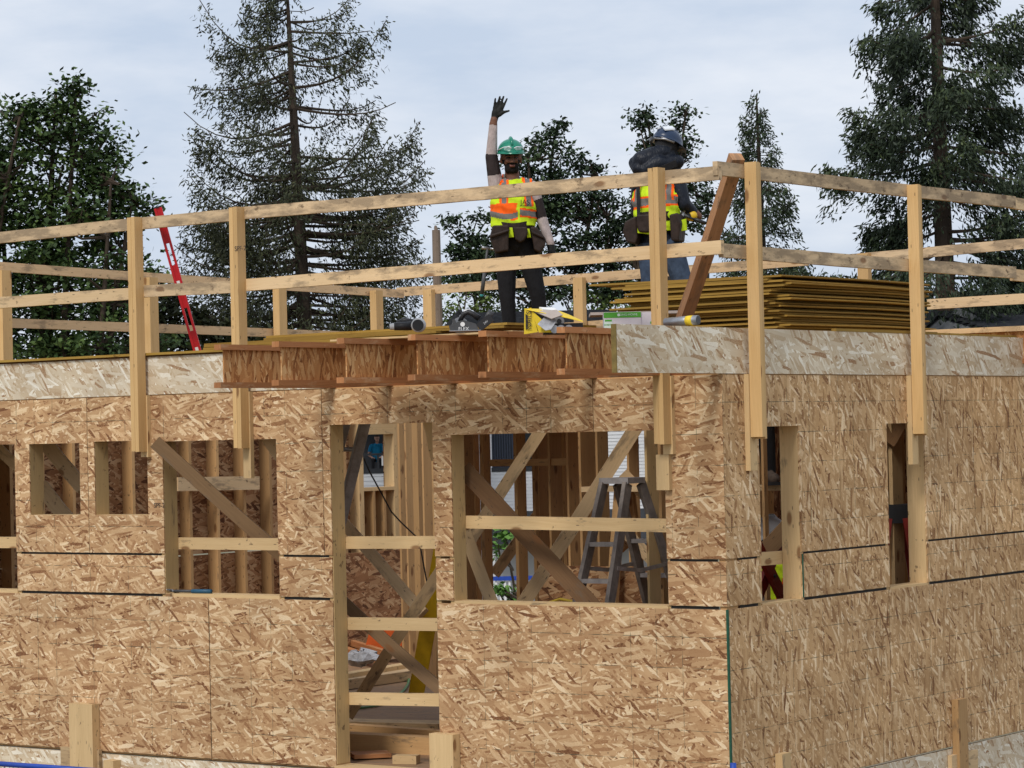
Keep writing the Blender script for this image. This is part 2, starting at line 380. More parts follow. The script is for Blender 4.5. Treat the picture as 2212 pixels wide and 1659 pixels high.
# ------------------------------------------------------------------ ground
def ground():
    t = NT("earth"); tc = t.n("ShaderNodeTexCoord"); n = t.noise(tc.outputs['Object'], .35, 6, .65); n2 = t.noise(tc.outputs['Object'], 6, 4, .6)
    col = t.mix(n2, t.ramp(n, [(.35, (.20, .15, .10)), (.6, (.10, .13, .05))]), (.25, .20, .15)); m = t.fin(col, .95, n2, .4, .05)
    g = MB(); N = 24; S = 900.0; b = 0
    for i in range(N+1):
        for j in range(N+1):
            x = -S+2*S*i/N; y = -S+2*S*j/N; g.v.append(V((x, y, -3.1)))
    for i in range(N):
        for j in range(N):
            a = i*(N+1)+j; g._face([a, a+N+1, a+N+2, a+1], [(0, 0), (1, 0), (1, 1), (0, 1)])
    struct(g.build("ground", m))
ground()

# ------------------------------------------------------------------ sheathed walls
def sheet(a0, a1, z0, z1, holes, wall, name="osb_sheet", parent=None, mat=None, t=.011, face=0.0):
    """one sheet cut round the openings; wall 'L' lies in y=face looking to -y, 'R' in x=face looking to +x"""
    xs = sorted({a0, a1}|{h for H in holes for h in H[:2] if a0 < h < a1}); zs = sorted({z0, z1}|{h for H in holes for h in H[2:] if z0 < h < z1})
    keep = {}
    for i in range(len(xs)-1):
        for j in range(len(zs)-1):
            cx, cz = (xs[i]+xs[i+1])/2, (zs[j]+zs[j+1])/2
            keep[i, j] = not any(H[0] < cx < H[1] and H[2] < cz < H[3] for H in holes)
    g = MB(); cache = {}
    def P(a, z, k):
        key = (a, z, k)
        if key not in cache:
            cache[key] = len(g.v)
            g.v.append(V((a, face+t*k, z)) if wall == 'L' else V((face-t*k, a, z)))
        return cache[key]
    def quad(ps): 
        g._face([P(*p) for p in ps], [((p[0]-a0)+p[2]*.013, p[1]-z0+p[2]*.011) for p in ps])
    for (i, j), kp in keep.items():
        if not kp: continue
        x0, x1, q0, q1 = xs[i], xs[i+1], zs[j], zs[j+1]
        quad([(x0, q0, 0), (x1, q0, 0), (x1, q1, 0), (x0, q1, 0)]); quad([(x0, q0, 1), (x0, q1, 1), (x1, q1, 1), (x1, q0, 1)])
        for di, dj, e in ((-1, 0, [(x0, q0), (x0, q1)]), (1, 0, [(x1, q1), (x1, q0)]), (0, -1, [(x1, q0), (x0, q0)]), (0, 1, [(x0, q1), (x1, q1)])):
            if not keep.get((i+di, j+dj), False):
                (ea, ez), (fa, fz) = e; quad([(ea, ez, 0), (fa, fz, 0), (fa, fz, 1), (ea, ez, 1)])
    return g.build(name, mat, parent)

H_DOOR = (-3.33, -2.39, -.1, 2.476); H_BIG = (-2.23, -.457, 1.228, 2.384); H_W2 = (-4.99, -3.845, 1.236, 2.385)
H_S1 = (-6.435, -5.876, 1.828, 2.388); H_S2 = (-5.715, -5.15, 1.828, 2.396); H_W0 = (-7.9, -6.60, 1.234, 2.39)
HL = [H_DOOR, H_BIG, H_W2, H_S1, H_S2, H_W0]
WX = -9.73; BY = 9.0
wallL = thing("sheathed_wall", "long strand board wall with doorway and window openings left of the building corner", "wall", (-4.8, 0, 0))
for a0, a1 in ((-2.385, -.003), (-4.545, -3.335), (-6.985, -4.553), (-9.73, -6.993)): sheet(a0, a1,   .012, 1.212, HL, 'L', parent=wallL, mat=M_OSB)
for a0, a1 in ((-.452, -.003), (-2.385, -2.235), (-3.84, -3.335), (-6.595, -4.995), (-9.73, -7.905)): sheet(a0, a1, 1.232, 1.522, HL, 'L', parent=wallL, mat=M_OSB)
for a0, a1 in ((-1.018, -.003), (-3.40, -1.022), (-5.785, -3.405), (-8.2, -5.79), (-9.73, -8.205)): sheet(a0, a1, 1.538, 2.735, HL, 'L', parent=wallL, mat=M_OSB)
def LS(name, x0, x1, z0, z1, mat=M_STUD, y0=.0115, y1=.151): return MB().bx(x0, x1, y0, y1, z0, z1).build(name, mat, wallL)
LS("top_plate", WX, -.01, 2.66, 2.7418, M_STUD)
LS("bottom_plate", WX, -3.33, .0, .038, M_STUD); LS("bottom_plate", -2.39, -.01, .0, .038, M_STUD)
for (x0, x1, z0, z1) in HL:
    zt = z1+.0; zb = max(z0, .0)
    LS("jamb_stud", x0-.038, x0, .038, 2.66, M_JAMB); LS("jamb_stud", x1, x1+.038, .038, 2.66, M_JAMB)
    LS("header", x0-.0, x1+.0, zt, min(zt+.235, 2.655), M_STUD)
    if z0 > 0: LS("sill_plate", x0, x1, z0-.036, z0+.002, M_PALE, .003)
    else: LS("sill_plate", x0, x1, -.01, .028, M_PALE, -.03, .151)
for x in np.arange(-9.6, -.1, .4064):
    if any(h[0]-.08 < x < h[1]+.08 for h in HL): continue
    LS("stud", x-.019, x+.019, .038, 2.66)
LS("corner_stud", -.06, -.012, .038, 2.66)
def crossL(px0, px1, pyt, pyt1, mat=M_PALE, Y=.155, h=.089):
    a = PY(px0, pyt, Y); b = PY(px1, pyt1, Y)
    MB().beam(a+V((0, .019, -h/2)), b+V((0, .019, -h/2)), h, .038).build("cross_rail", mat, wallL)
for x0, x1 in ((-.44, -.07), (-3.80, -3.37), (-6.55, -5.04)):
    for z0, z1 in ((1.20, 1.245), (1.51, 1.555)): MB().bx(x0, x1, .01115, .01135, z0, z1).build("seam_shade_strip", M_GAP, wallL)  # strips added behind the gaps to stop light showing through and paint them dark
crossL(375, 610, 1161, 1163); crossL(742, 955, 1159, 1158); crossL(748, 958, 1334, 1336); crossL(752, 962, 1496, 1499); crossL(1000, 1450, 1114, 1121); crossL(-60, 40, 1160, 1160)

H_R1 = (.44, .962, 1.222, 2.392); H_R2 = (2.195, 2.765, 1.226, 2.394)
HR = [H_R1, H_R2]
wallR = thing("sheathed_wall", "strand board wall with two narrow tall openings right of the building corner", "wall", (0, 4.5, 0))
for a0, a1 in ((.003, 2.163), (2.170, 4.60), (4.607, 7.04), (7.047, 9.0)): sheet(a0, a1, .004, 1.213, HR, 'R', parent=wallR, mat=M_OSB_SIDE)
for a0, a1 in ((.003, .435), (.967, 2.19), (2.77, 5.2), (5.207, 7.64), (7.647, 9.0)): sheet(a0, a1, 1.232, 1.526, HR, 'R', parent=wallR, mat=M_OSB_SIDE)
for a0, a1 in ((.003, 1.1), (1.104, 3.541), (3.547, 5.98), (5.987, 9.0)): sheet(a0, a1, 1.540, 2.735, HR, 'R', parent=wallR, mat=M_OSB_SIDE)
def RS(name, y0, y1, z0, z1, mat=M_STUD, x0=-.151, x1=-.0115): return MB().bx(x0, x1, y0, y1, z0, z1).build(name, mat, wallR)
RS("top_plate", .16, BY, 2.66, 2.7418); RS("bottom_plate", .16, BY, 0, .038)
for (y0, y1, z0, z1) in HR:
    RS("jamb_stud", y0-.038, y0, .038, 2.66, M_JAMB); RS("jamb_stud", y1, y1+.038, .038, 2.66, M_PALE)
    RS("header", y0, y1, z1, 2.63); RS("sill_plate", y0, y1, z0-.036, z0+.002, M_PALE, -.151, -.003)
for y in np.arange(.3, 9.0, .4064):
    if any(h[0]-.08 < y < h[1]+.08 for h in HR): continue
    RS("stud", y-.019, y+.019, .038, 2.66)
a = PX(1637, 1192, -.155); b = PX(1700, 1188, -.155)
MB().beam(a+V((-.019, -.1, -.05)), b+V((-.019, .1, -.05)), .089, .038).build("cross_rail", M_PALE, wallR)
for y0, y1 in ((.17, .40), (1.0, 2.155), (2.805, BY)):
    for z0, z1 in ((1.20, 1.245), (1.51, 1.555)): MB().bx(-.0114, -.0112, y0, y1, z0, z1).build("seam_shade_strip", M_GAP, wallR)  # added black backing: keeps sky light out of the seams, reads as gap shade
# green painted factory edges
MB().bx(-.009, .0028, -.0045, .0125, .004, 1.213).build("green_edge", M_GREEN, wallR)
MB().bx(-.002, .0029, .966, .979, 1.232, 1.526).build("green_edge", M_GREEN, wallR)

# lower storey below the floor line, only its top edge shows
low = thing("lower_wall", "pale lower band of wall under the sheathing at the bottom edge", "wall", (-4.8, 0, -3.1))
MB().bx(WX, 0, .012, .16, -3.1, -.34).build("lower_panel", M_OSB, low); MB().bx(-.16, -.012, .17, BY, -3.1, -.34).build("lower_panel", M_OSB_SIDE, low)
def rimbox(x0, x1, y0, y1, z0, z1, name, label, u_axis):
    g = MB(); g.bx(x0, x1, y0, y1, z0, z1, grain=u_axis); o = g.build(name, M_RIM); return tag(o, label, "rim board")
rimbox(WX, -.002, -.002, .03, -.335, -.012, "rim_board", "whitish floor rim board below the long wall at the bottom left", 0)
rimbox(-.03, .002, .0, BY, -.335, -.012, "rim_board", "whitish floor rim board below the side wall at the bottom right", 1)

# ------------------------------------------------------------------ interior floor, far walls and partitions
struct(MB().bx(WX+.15, -.16, .16, BY-.15, -.03, .018, grain=0).build("floor", M_FLOOR))
wallW = thing("stud_wall", "far left exterior wall seen from inside with studs against strand board", "wall", (WX, 4.5, 0))
wy0, wy1 = PX(783, 1000, -9.59)[1], PX(849, 1000, -9.59)[1]
wz0, wz1 = PX(820, 1052, -9.59)[2], PX(820, 938, -9.59)[2]
HW = (wy0, wy1, wz0, wz1)
def wsheet(y0, y1, z0, z1):
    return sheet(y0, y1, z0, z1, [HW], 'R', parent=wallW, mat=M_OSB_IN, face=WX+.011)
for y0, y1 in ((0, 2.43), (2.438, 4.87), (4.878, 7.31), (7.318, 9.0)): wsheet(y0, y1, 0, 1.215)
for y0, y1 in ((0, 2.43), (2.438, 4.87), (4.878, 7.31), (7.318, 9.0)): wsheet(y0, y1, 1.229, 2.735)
def WS(name, y0, y1, z0, z1, mat=M_STUD, x0=WX+.012, x1=WX+.152): return MB().bx(x0, x1, y0, y1, z0, z1).build(name, mat, wallW)
WS("top_plate", .16, BY, 2.66, 2.735); WS("bottom_plate", .16, BY, .02, .058)
for y in np.arange(.3, 8.9, .4064):
    if wy0-.08 < y < wy1+.08: continue
    WS("stud", y-.019, y+.019, .058, 2.66)
WS("jamb_stud", wy0-.076, wy0, .058, 2.66, M_PALE); WS("jamb_stud", wy1, wy1+.076, .058, 2.66, M_PALE)
WS("sill_plate", wy0, wy1, wz0-.038, wz0, M_PALE); WS("header", wy0, wy1, wz1, wz1+.235, M_PALE)
for q in (.33, .68): WS("cripple_stud", wy0+(wy1-wy0)*q-.019, wy0+(wy1-wy0)*q+.019, .058, wz0-.038)
a = PX(382, 1046, WX+.19); b = PX(558, 1043, WX+.19)
MB().beam(a, b, .14, .038).build("strap_board", M_RAIL2, wallW)

wallB = thing("stud_wall", "open rear stud wall with the white house showing between its studs", "wall", (-4.8, BY, 0))
def BS(name, x0, x1, z0, z1, mat=M_STUD): return MB().bx(x0, x1, BY-.15, BY-.01, z0, z1).build(name, mat, wallB)
BS("top_plate", WX+.16, -.16, 2.66, 2.735); BS("bottom_plate", WX+.16, -.16, .02, .058)
gaps_ = [(PY(p0-4, 1000, BY-.15)[0], PY(p1+4, 1000, BY-.01)[0]) for p0, p1 in ((1062, 1113), (1136, 1152), (1316, 1360), (1381, 1400))]
for x in (-9.55, -9.50, -9.42, -9.0, -8.05, -7.5, -6.9, -5.9, -5.2, -4.4, -3.6, -2.8, -2.0, -1.2, -.5):
    if any(a_-.03 < x < b_+.03 for a_, b_ in gaps_): continue
    BS("stud", x-.019, x+.019, .058, 2.66)

def stud_px(xl, xm, xr, Y, parent, name="stud", mat=M_STUD, ref=1100, z1=2.70, z0=.02):
    """vertical board on the partition line y=Y whose narrow edge spans xl..xm and whose wide side spans xm..xr in the view"""
    x0 = PY(xl, ref, Y)[0]; x1 = PY(xm, ref, Y)[0]; y1 = PX(xr, ref, x1)[1]
    y1 = min(max(y1, Y+.03), Y+.24)
    return MB().bx(min(x0, x1-.02), x1, Y, y1, z0, z1).build(name, mat, parent)
partA = thing("stud_wall", "inner partition of close brown studs behind the big window opening", "wall", (-4, 2.9, 0))
for s in ((1003, 1006, 1025, 3.0), (1026, 1028, 1038, 3.3), (1038.5, 1047, 1062, 3.0), (1112, 1118.5, 1138, 3.0), (1151, 1157, 1164, 3.2), (1164, 1166, 1188, 3.4), (1188, 1190, 1216, 3.0),
          (1216, 1222, 1229, 3.5), (1229, 1230, 1252, 3.0), (1252, 1257, 1289, 2.6), (1289, 1293.5, 1317, 2.6), (1358, 1361, 1383, 3.0)): stud_px(*s, partA)
xa = PY(1062, 1000, 3.05)[0]; xb = PY(1230, 1000, 3.05)[0]
MB().bx(xa, xb, 3.02, 3.06, PY(1100, 1007, 3.05)[2], PY(1100, 992, 3.05)[2]).build("blocking", M_STUD, partA)
MB().bx(PY(1003, 1000, 2.9)[0], PY(1400, 1000, 2.9)[0], 2.55, 3.14, 2.705, 2.73).build("top_plate", M_STUD, partA)
partB = thing("stud_wall", "group of tall brown corner studs at the right inside the doorway", "wall", (-7, 6.5, 0))
for s in ((862, 866, 877, 6.3), (877, 880, 893, 6.1), (893, 905, 914, 5.4), (914, 917, 935, 5.2), (935, 938, 960, 5.0)): stud_px(*s, partB)
partC = thing("stud_wall", "posts standing behind the right side of the big window beside the stepladder", "wall", (-1, 1.2, 0))
stud_px(1398, 1400, 1424, 1.3, partC, mat=M_JAMB); stud_px(1424, 1430, 1452, 1.6, partC)
partD = thing("stud_wall", "inside framing with strand board backing behind the narrow right openings", "wall", (-3, 3.4, 0))
for s in ((1637, 1641, 1652, 3.0), (1655, 1660, 1672, 3.2), (1915, 1924, 1942, 4.2), (1942, 1950, 1957, 4.4), (1700, 1705, 1716, 3.4), (1880, 1885, 1900, 4.0)): stud_px(*s, partD)
stud_px(1922, 1930, 1952, 3.05, partD, mat=M_PALE); stud_px(1650, 1652, 1660, 1.7, partD, mat=M_STUD)
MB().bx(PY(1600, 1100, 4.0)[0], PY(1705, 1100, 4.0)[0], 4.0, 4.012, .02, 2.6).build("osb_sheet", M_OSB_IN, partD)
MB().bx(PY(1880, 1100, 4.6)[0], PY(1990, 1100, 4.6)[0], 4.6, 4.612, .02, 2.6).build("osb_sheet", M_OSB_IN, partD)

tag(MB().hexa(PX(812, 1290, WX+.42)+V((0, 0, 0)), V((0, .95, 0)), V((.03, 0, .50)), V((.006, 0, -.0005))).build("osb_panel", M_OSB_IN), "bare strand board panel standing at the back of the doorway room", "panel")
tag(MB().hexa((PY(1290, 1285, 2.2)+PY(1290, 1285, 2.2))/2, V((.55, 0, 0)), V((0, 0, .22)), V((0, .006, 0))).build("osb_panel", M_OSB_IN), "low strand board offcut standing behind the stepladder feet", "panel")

# diagonal braces, each a loose nailed board
def brace(pa, pb, Ya, Yb, w, t, mat, label, up=None):
    a = PY(*pa, Ya); b = PY(*pb, Yb); d = nz(b-a)
    u = np.cross(d, CF) if up is None else V(up)
    return tag(MB().beam(a, b, w, t, u, n=6, wob=.003).build("diagonal_brace", mat), label, "brace")
brace((334, 955), (612, 1203), -.14, .45, .10, .038, M_BROWNB, "brown brace poking out at the top left of the square window opening")
brace((575, 945), (625, 1010), .2, .3, .089, .038, M_RAIL2, "short pale brace across the top right corner of the square window opening")
brace((1001, 1012), (1286, 1318), .24, .5, .12, .038, M_DARKB, "dark brown brace falling from left to right across the big window")
brace((1172, 922), (1003, 1188), .9, .7, .089, .038, M_RAIL2, "pale brace at the left of the big window rising to the right")
brace((1378, 918), (1122, 1316), 1.2, .9, .10, .038, M_BRACE, "knotty pale brace in the middle of the big window passing behind the dark brace")
brace((1003, 1148), (1070, 1318), .5, .6, .089, .038, M_BRACE, "short steep brace at the lower left of the big window")
brace((1152, 962), (1352, 1185), 4.2, 4.0, .089, .038, M_STUD, "thin distant brace falling right behind the brown studs of the big window")
brace((1068, 1240), (1200, 1060), 4.4, 4.6, .10, .038, M_RAIL2, "pale distant brace rising right above the green shrub")
brace((1345, 1022), (1450, 1126), 2.2, 2.4, .089, .038, M_RAIL2, "pale brace falling right behind the top of the stepladder")
brace((1350, 1150), (1445, 1245), 2.2, 2.4, .089, .038, M_RAIL2, "pale brace falling right behind the lower rungs of the stepladder")
brace((738, 1125), (915, 1325), 1.6, 1.2, .089, .038, M_BRACE, "upper brace falling from the left jamb inside the doorway")
brace((955, 1228), (752, 1545), .8, 1.0, .089, .038, M_BRACE, "brace rising to the right jamb across the middle of the doorway")
brace((740, 1300), (962, 1500), .5, .5, .089, .038, M_BROWNB, "brace falling to the right across the lower part of the doorway")
brace((925, 905), (945, 990), .25, .5, .089, .038, M_RAIL2, "small brace end at the top right corner of the doorway")
brace((80, 935), (180, 1055), .9, .7, .12, .038, M_BRACE, "brace in the upper half of the left small window opening")
brace((88, 1050), (150, 1125), .9, .9, .12, .038, M_BRACE, "brace in the lower corner of the left small window opening")
brace((-40, 935), (40, 1010), .8, .8, .089, .038, M_BRACE, "brace in the cut off opening at the left edge")
brace((1622, 1228), (1708, 1130), 1.35, 1.6, .12, .038, M_BROWNB, "brace rising right in front of the worker in the grey helmet")
brace((1912, 955), (1950, 895), 3.0, 3.2, .14, .038, M_DARKB, "brown brace at the top corner of the far right narrow opening")
brace((1991, 1135), (1972, 1268), 2.95, 2.80, .05, .038, M_PALE, "pale leaning offcut in the bottom of the far right narrow opening")

# plank the upper worker stands on
pk = PX(1665, 1047, -1.0)
tag(MB().bx(pk[0]-1.6, pk[0]+.55, pk[1]-.15, pk[1]+.15, pk[2]-.04, pk[2]).build("scaffold_plank", M_RAIL2), "scaffold plank under the boots in the first narrow right opening", "plank")
for k, dx in enumerate((-1.3, .3)):
    t_ = thing("plank_trestle", "trestle carrying the far end of the scaffold plank" if k == 0 else "trestle carrying the near end of the scaffold plank", "trestle", (pk[0]+dx, pk[1], .018))
    for sx in (-1, 1): MB().beam((pk[0]+dx+sx*.02, pk[1]+sx*.35, .018), (pk[0]+dx, pk[1]+sx*.06, pk[2]-.04), .09, .038, (1, 0, 0)).build("leg", M_STUD, t_)

# ------------------------------------------------------------------ roof level: rim boards, joists, deck
rimL = MB().bx(WX, -3.36, -.004, .028, 2.742, 3.028, grain=0); tag(rimL.build("rim_board", M_RIM), "whitish rim board along the top of the long wall at the left", "rim board")
rb = thing("rim_board", "pale rim board projecting past the corner above the side wall", "rim board", (0, 0, 2.742))
MB().bx(-.032, .004, -1.205, 3.60, 2.742, 3.040, grain=1).build("rim_panel", M_RIM, rb); MB().bx(-.032, .004, 3.606, BY, 2.742, 3.040, grain=1).build("rim_panel", M_RIM, rb)
MB().bx(-.0325, .0045, -1.212, -1.2055, 2.742, 3.040).build("end_cap", mat_plain("weathered_olive_edge", (.20, .14, .04), .8, 0, 20, .3), rb)
JX = [PY(px, 745, -1.2)[0] for px in (470, 595, 738, 890, 1045, 1209)]
for i, x in enumerate(JX):
    lab = ["first wooden I-joist from the left sticking out over the long wall", "second projecting I-joist from the left, ending above the square window", "third projecting I-joist from the left, above the doorway's left jamb",
           "fourth projecting I-joist from the left, above the doorway", "fifth projecting I-joist from the left, below the yellow box", "last projecting I-joist, next to the pale rim board"][i]
    j = thing("floor_joist", lab, "joist", (x, -1.2, 2.742), 0, "I-joists projecting over the long wall")
    dy = rng.uniform(-.02, .02)
    MB().bx(x-.0315, x+.0315, -1.205+dy, 8.8, 3.002, 3.040, grain=1).build("top_flange", M_RED, j)
    MB().bx(x-.0315, x+.0315, -1.215+dy, 8.8, 2.742, 2.780, grain=1).build("bottom_flange", M_RED, j)
    MB().bx(x-.005, x+.005, -1.15+dy, 8.8, 2.780, 3.002, grain=1).build("web", M_WEB, j)
deck = thing("subfloor_deck", "edge of the subfloor sheets lying on the rim board at the left", "deck", (-6.5, 1.2, 3.04))
MB().bx(WX-.02, -3.55, -.03, 1.19, 3.041, 3.059, grain=0).build("floor_sheet", M_YEL, deck)
MB().bx(WX-.02, -3.62, 1.195, 2.41, 3.041, 3.059, grain=0).build("floor_sheet", M_YEL, deck)
MB().bx(-5.2, -.05, 2.415, 4.9, 3.041, 3.059, grain=0).build("floor_sheet", M_YEL, deck)
MB().bx(-.034, .006, 1.5, 3.0, 3.041, 3.060, grain=1).build("floor_sheet", M_YEL, deck)

# ------------------------------------------------------------------ guard rails
def post_L(px_l, px_r, pt, parent, zb=2.31, cleat=None):
    Y = -.127; x0 = PY(px_l, pt, Y)[0]
    x1 = x0+.076; zt = PY((px_l+px_r)/2, pt, Y)[2]
    g = MB().bx(x0, x0+.0375, Y, Y+.089, zb, zt); o = g.build("post", M_POST, parent)
    MB().bx(x0+.038, x1, Y+.002, Y+.090, zb-.004, zt+.003).build("post", M_POST, parent)
    MB().bx(x0+.01, x0+.085, -.0375, -.0005, zb-.07 if cleat is None else cleat, 2.738).build("cleat", M_PALE, parent)
    return x0
railL = thing("guard_rail", "long timber guard rail with three tall posts above the long wall", "guard rail", (-4, -.05, 3.05))
post_L(274, 305, 469, railL, 2.315, 2.27); post_L(494, 527, 447, railL, 2.325, 2.10); post_L(1399, 1440, 362, railL, 2.295)
MB().bx(-.50, -.40, -.0375, -.0005, 1.99, 2.2235).build("cleat", M_PALE, railL)
def railbar(pa, pb, fn, off, mat, parent, h=.089, plane=-.0385, name="rail", n=10):
    a = fn(*pa, plane); b = fn(*pb, plane); c = V((0, 0, -h/2))+V(off)
    return MB().beam(a+c, b+c, h, .037, n=n, wob=.003).build(name, mat, parent)
oy = (0, .0185, 0)
railbar((-70, 508), (512, 449), PY, oy, M_RAIL, railL); railbar((513, 448), (1552, 359), PY, oy, M_RAIL, railL, n=24)
railbar((-70, 645), (290, 622), PY, oy, M_RAIL2, railL); railbar((291, 618.5), (513, 605), PY, oy, M_RAIL, railL); railbar((514, 603), (1557, 519), PY, oy, M_RAIL2, railL, n=24)
railR = thing("guard_rail", "timber guard rail turning the corner and running right on two posts", "guard rail", (.05, 3, 3.05))
def post_R(px_l, px_r, pt, parent, zb=2.315):
    y0 = PX(px_l, pt+20, .0385)[1]; zt = PX((px_l+px_r)/2, pt, .12)[2]
    MB().bx(.0385, .127, y0, y0+.038, zb, zt).build("post", M_POST, parent)
    MB().bx(.0385, .125, y0+.0385, y0+.060, zb-.012, zt-.004).build("post_ply", M_POST, parent)
    MB().bx(.0005, .0375, y0-.012, y0+.077, zb-.22, 2.738).build("cleat", M_PALE, parent)
post_R(1608, 1640, 348, railR, 2.325); post_R(1959, 1988, 397, railR, 2.315)
ox = (-.0185, 0, 0)
railbar((1550, 348.5), (2194, 425), PX, ox, M_RAIL, railR, plane=.0375, n=20); railbar((1562, 526), (2195, 577), PX, ox, M_RAIL, railR, plane=.0375, n=20)
railbar((2180, 424), (2330, 446), PX, ox, M_RAIL2, railR, plane=-.001); railbar((2190, 582), (2330, 594), PX, ox, M_RAIL3, railR, plane=-.001)
a_ = PX(1556, 350, .02)
railW = thing("guard_rail", "far guard rail along the left side of the roof deck receding to the back corner", "guard rail", (WX, 4, 3.05))
railbar((-60, 562), (870, 627), PX, (0, 0, 0), M_RAIL3, railW, plane=WX+.02, n=16)
railbar((-60, 685), (760, 716), PX, (0, 0, 0), M_RAIL3, railW, plane=WX+.02, n=16)
for px, pt in ((0, 585), (318, 600), (597, 622), (806, 628)):
    q = PX(px, pt, WX+.06); MB().bx(q[0], q[0]+.089, q[1]-.06, q[1]+.06, 2.6, q[2]+.0).build("post", M_POST, railW)
railB = thing("guard_rail", "far guard rail along the rear edge of the roof deck behind the workers", "guard rail", (-4.8, BY, 3.05))
railbar((858, 622), (1745, 553), PY, (0, 0, 0), M_RAIL3, railB, plane=BY-.03, n=16, h=.10)
railbar((1800, 552), (2330, 505), PY, (0, 0, 0), M_RAIL, railB, plane=BY-.06, n=12, h=.10)
railbar((2004, 646), (2330, 628), PY, (0, 0, 0), M_RAIL2, railB, plane=BY-.06, n=6, h=.10)
railbar((820, 725), (1400, 684), PY, (0, 0, 0), M_RAIL3, railB, plane=BY-.03, n=10, h=.12)
for px, pt in ((928, 622), (1253, 596), (1868, 543)):
    q = PY(px, pt, BY-.1); MB().bx(q[0]-.06, q[0]+.06, BY-.15, BY-.08, 2.6, q[2]-.02).build("post", M_POST, railB)

a = PD(1592, 338, 17.75); b = PD(1463, 735, 18.7)
tag(MB().beam(a, b, .089, .076, np.cross(nz(b-a), CF)+.5*CF, n=6, wob=.003).build("prop", mat_wood("lumber_wane_edge", (.55, .30, .15), (.36, .17, .075), .8, .6)), "slanting reddish prop leaning up to the rail corner above the deck", "prop")

# upright kick boards and blocks at the bottom edge
def upL(px0, px1, pt, label, t=.038, zb=-1.0, mat=M_PALE):
    a = PY(px0, pt, -.045); b = PY(px1, pt, -.045)
    tag(MB().bx(a[0], b[0], -.045-t, -.0045, zb, a[2]).build("upright_board", mat), label, "board")
upL(156, 206, 1518, "wide pale board standing against the wall at the bottom left"); upL(934, 985, 1583, "wide pale board standing at the right foot of the doorway")
upL(231, 252, 1641, "small pale block end beside the wide bottom left board")
def upR(px0, px1, pt, label, t=.05, zb=-1.0, mat=M_BRACE):
    a = PX(px0, pt, .06); b = PX(px1, pt, .06)
    tag(MB().bx(.0045, .06, a[1], b[1], zb, a[2]).build("upright_board", mat), label, "board")
upR(2070, 2089, 1512, "brown stake standing against the side wall at the bottom right", mat=M_STUD); upR(1690, 1708, 1629, "short pale stake end at the bottom edge right of the corner", mat=M_PALE)
a = PY(137, 1612, -.006); tag(MB().bx(a[0], a[0]+.42, -.0385, -.0045, -.32, a[2]).build("backing_block", M_BRACE), "weathered block behind the wide bottom left board", "block")
a = PX(2047, 1632, .005); tag(MB().bx(.0045, .0395, a[1], a[1]+.42, -.35, a[2]).build("backing_block", M_BRACE), "weathered block behind the brown bottom right stake", "block")

# blue barrier panel at the lower left
bf = thing("mesh_barrier", "blue mesh barrier panel with a tubular frame at the bottom left corner", "barrier", (-6, -.9, -3.1))
a = PY(-60, 1640, -.9); b = PY(222, 1660, -.9); zt = a[2]-.02
MB().tube([(a[0], -.9, a[2]-.02), (b[0], -.9, b[2]-.02)], .02, 10).build("top_tube", M_BLUE, bf, smooth=True)
for x in (a[0], b[0]): MB().tube([(x, -.9, zt), (x, -.9, -3.1)], .02, 10).build("post", M_BLUE, bf, smooth=True)
g = MB()
for x in np.arange(a[0], b[0], .05): g.tube([(x, -.9, zt-.01), (x, -.9, zt-1.1)], .0022, 4)
for k in range(9): g.tube([(a[0], -.9, zt-.04-k*.12), (b[0], -.9, zt-.04-k*.12+.0)], .0022, 4)
g.build("wire_mesh", M_BLUE, bf)
q = PD(1584, 1660, 17.2); tag(MB().tube([q+V((0, 0, -.2)), q+V((0, 0, .035))], .021, 10).build("blue_cap", M_BLUE, smooth=True), "small blue plastic cap at the foot of the green corner edge", "cap")

# ------------------------------------------------------------------ text marks
def text_mesh(txt, size, mat, name, parent, M4, ext=.0006):
    """lettering as a thin mesh; M4 places the text plane (x along the line, y up the letters, z out)"""
    cu = bpy.data.curves.new(name, 'FONT'); cu.body = txt; cu.size = size; cu.extrude = ext; cu.align_x = 'CENTER'; cu.align_y = 'CENTER'
    o = bpy.data.objects.new(name, cu); COL.objects.link(o)
    dg = bpy.context.evaluated_depsgraph_get(); me = bpy.data.meshes.new_from_object(o.evaluated_get(dg))
    bpy.data.objects.remove(o); bpy.data.curves.remove(cu)
    me.transform(M4); me.materials.clear(); me.materials.append(mat)
    ob = bpy.data.objects.new(name, me); COL.objects.link(ob)
    if parent is not None:
        p = V((0, 0, 0)); q = parent
        while q is not None: p = p+V(q.location); q = q.parent
        if parent.rotation_euler.z == 0: me.transform(Matrix.Translation(Vector(-p)))
        ob.parent = parent
    return ob
def frame(o, x, y):
    x = Vector(nz(x)); y = Vector(nz(y)); z = x.cross(y)
    return Matrix(((x.x, y.x, z.x, o[0]), (x.y, y.y, z.y, o[1]), (x.z, y.z, z.z, o[2]), (0, 0, 0, 1)))
M_INK = mat_plain("stamp_ink", (.05, .04, .035), .8, 0, 60, .5)

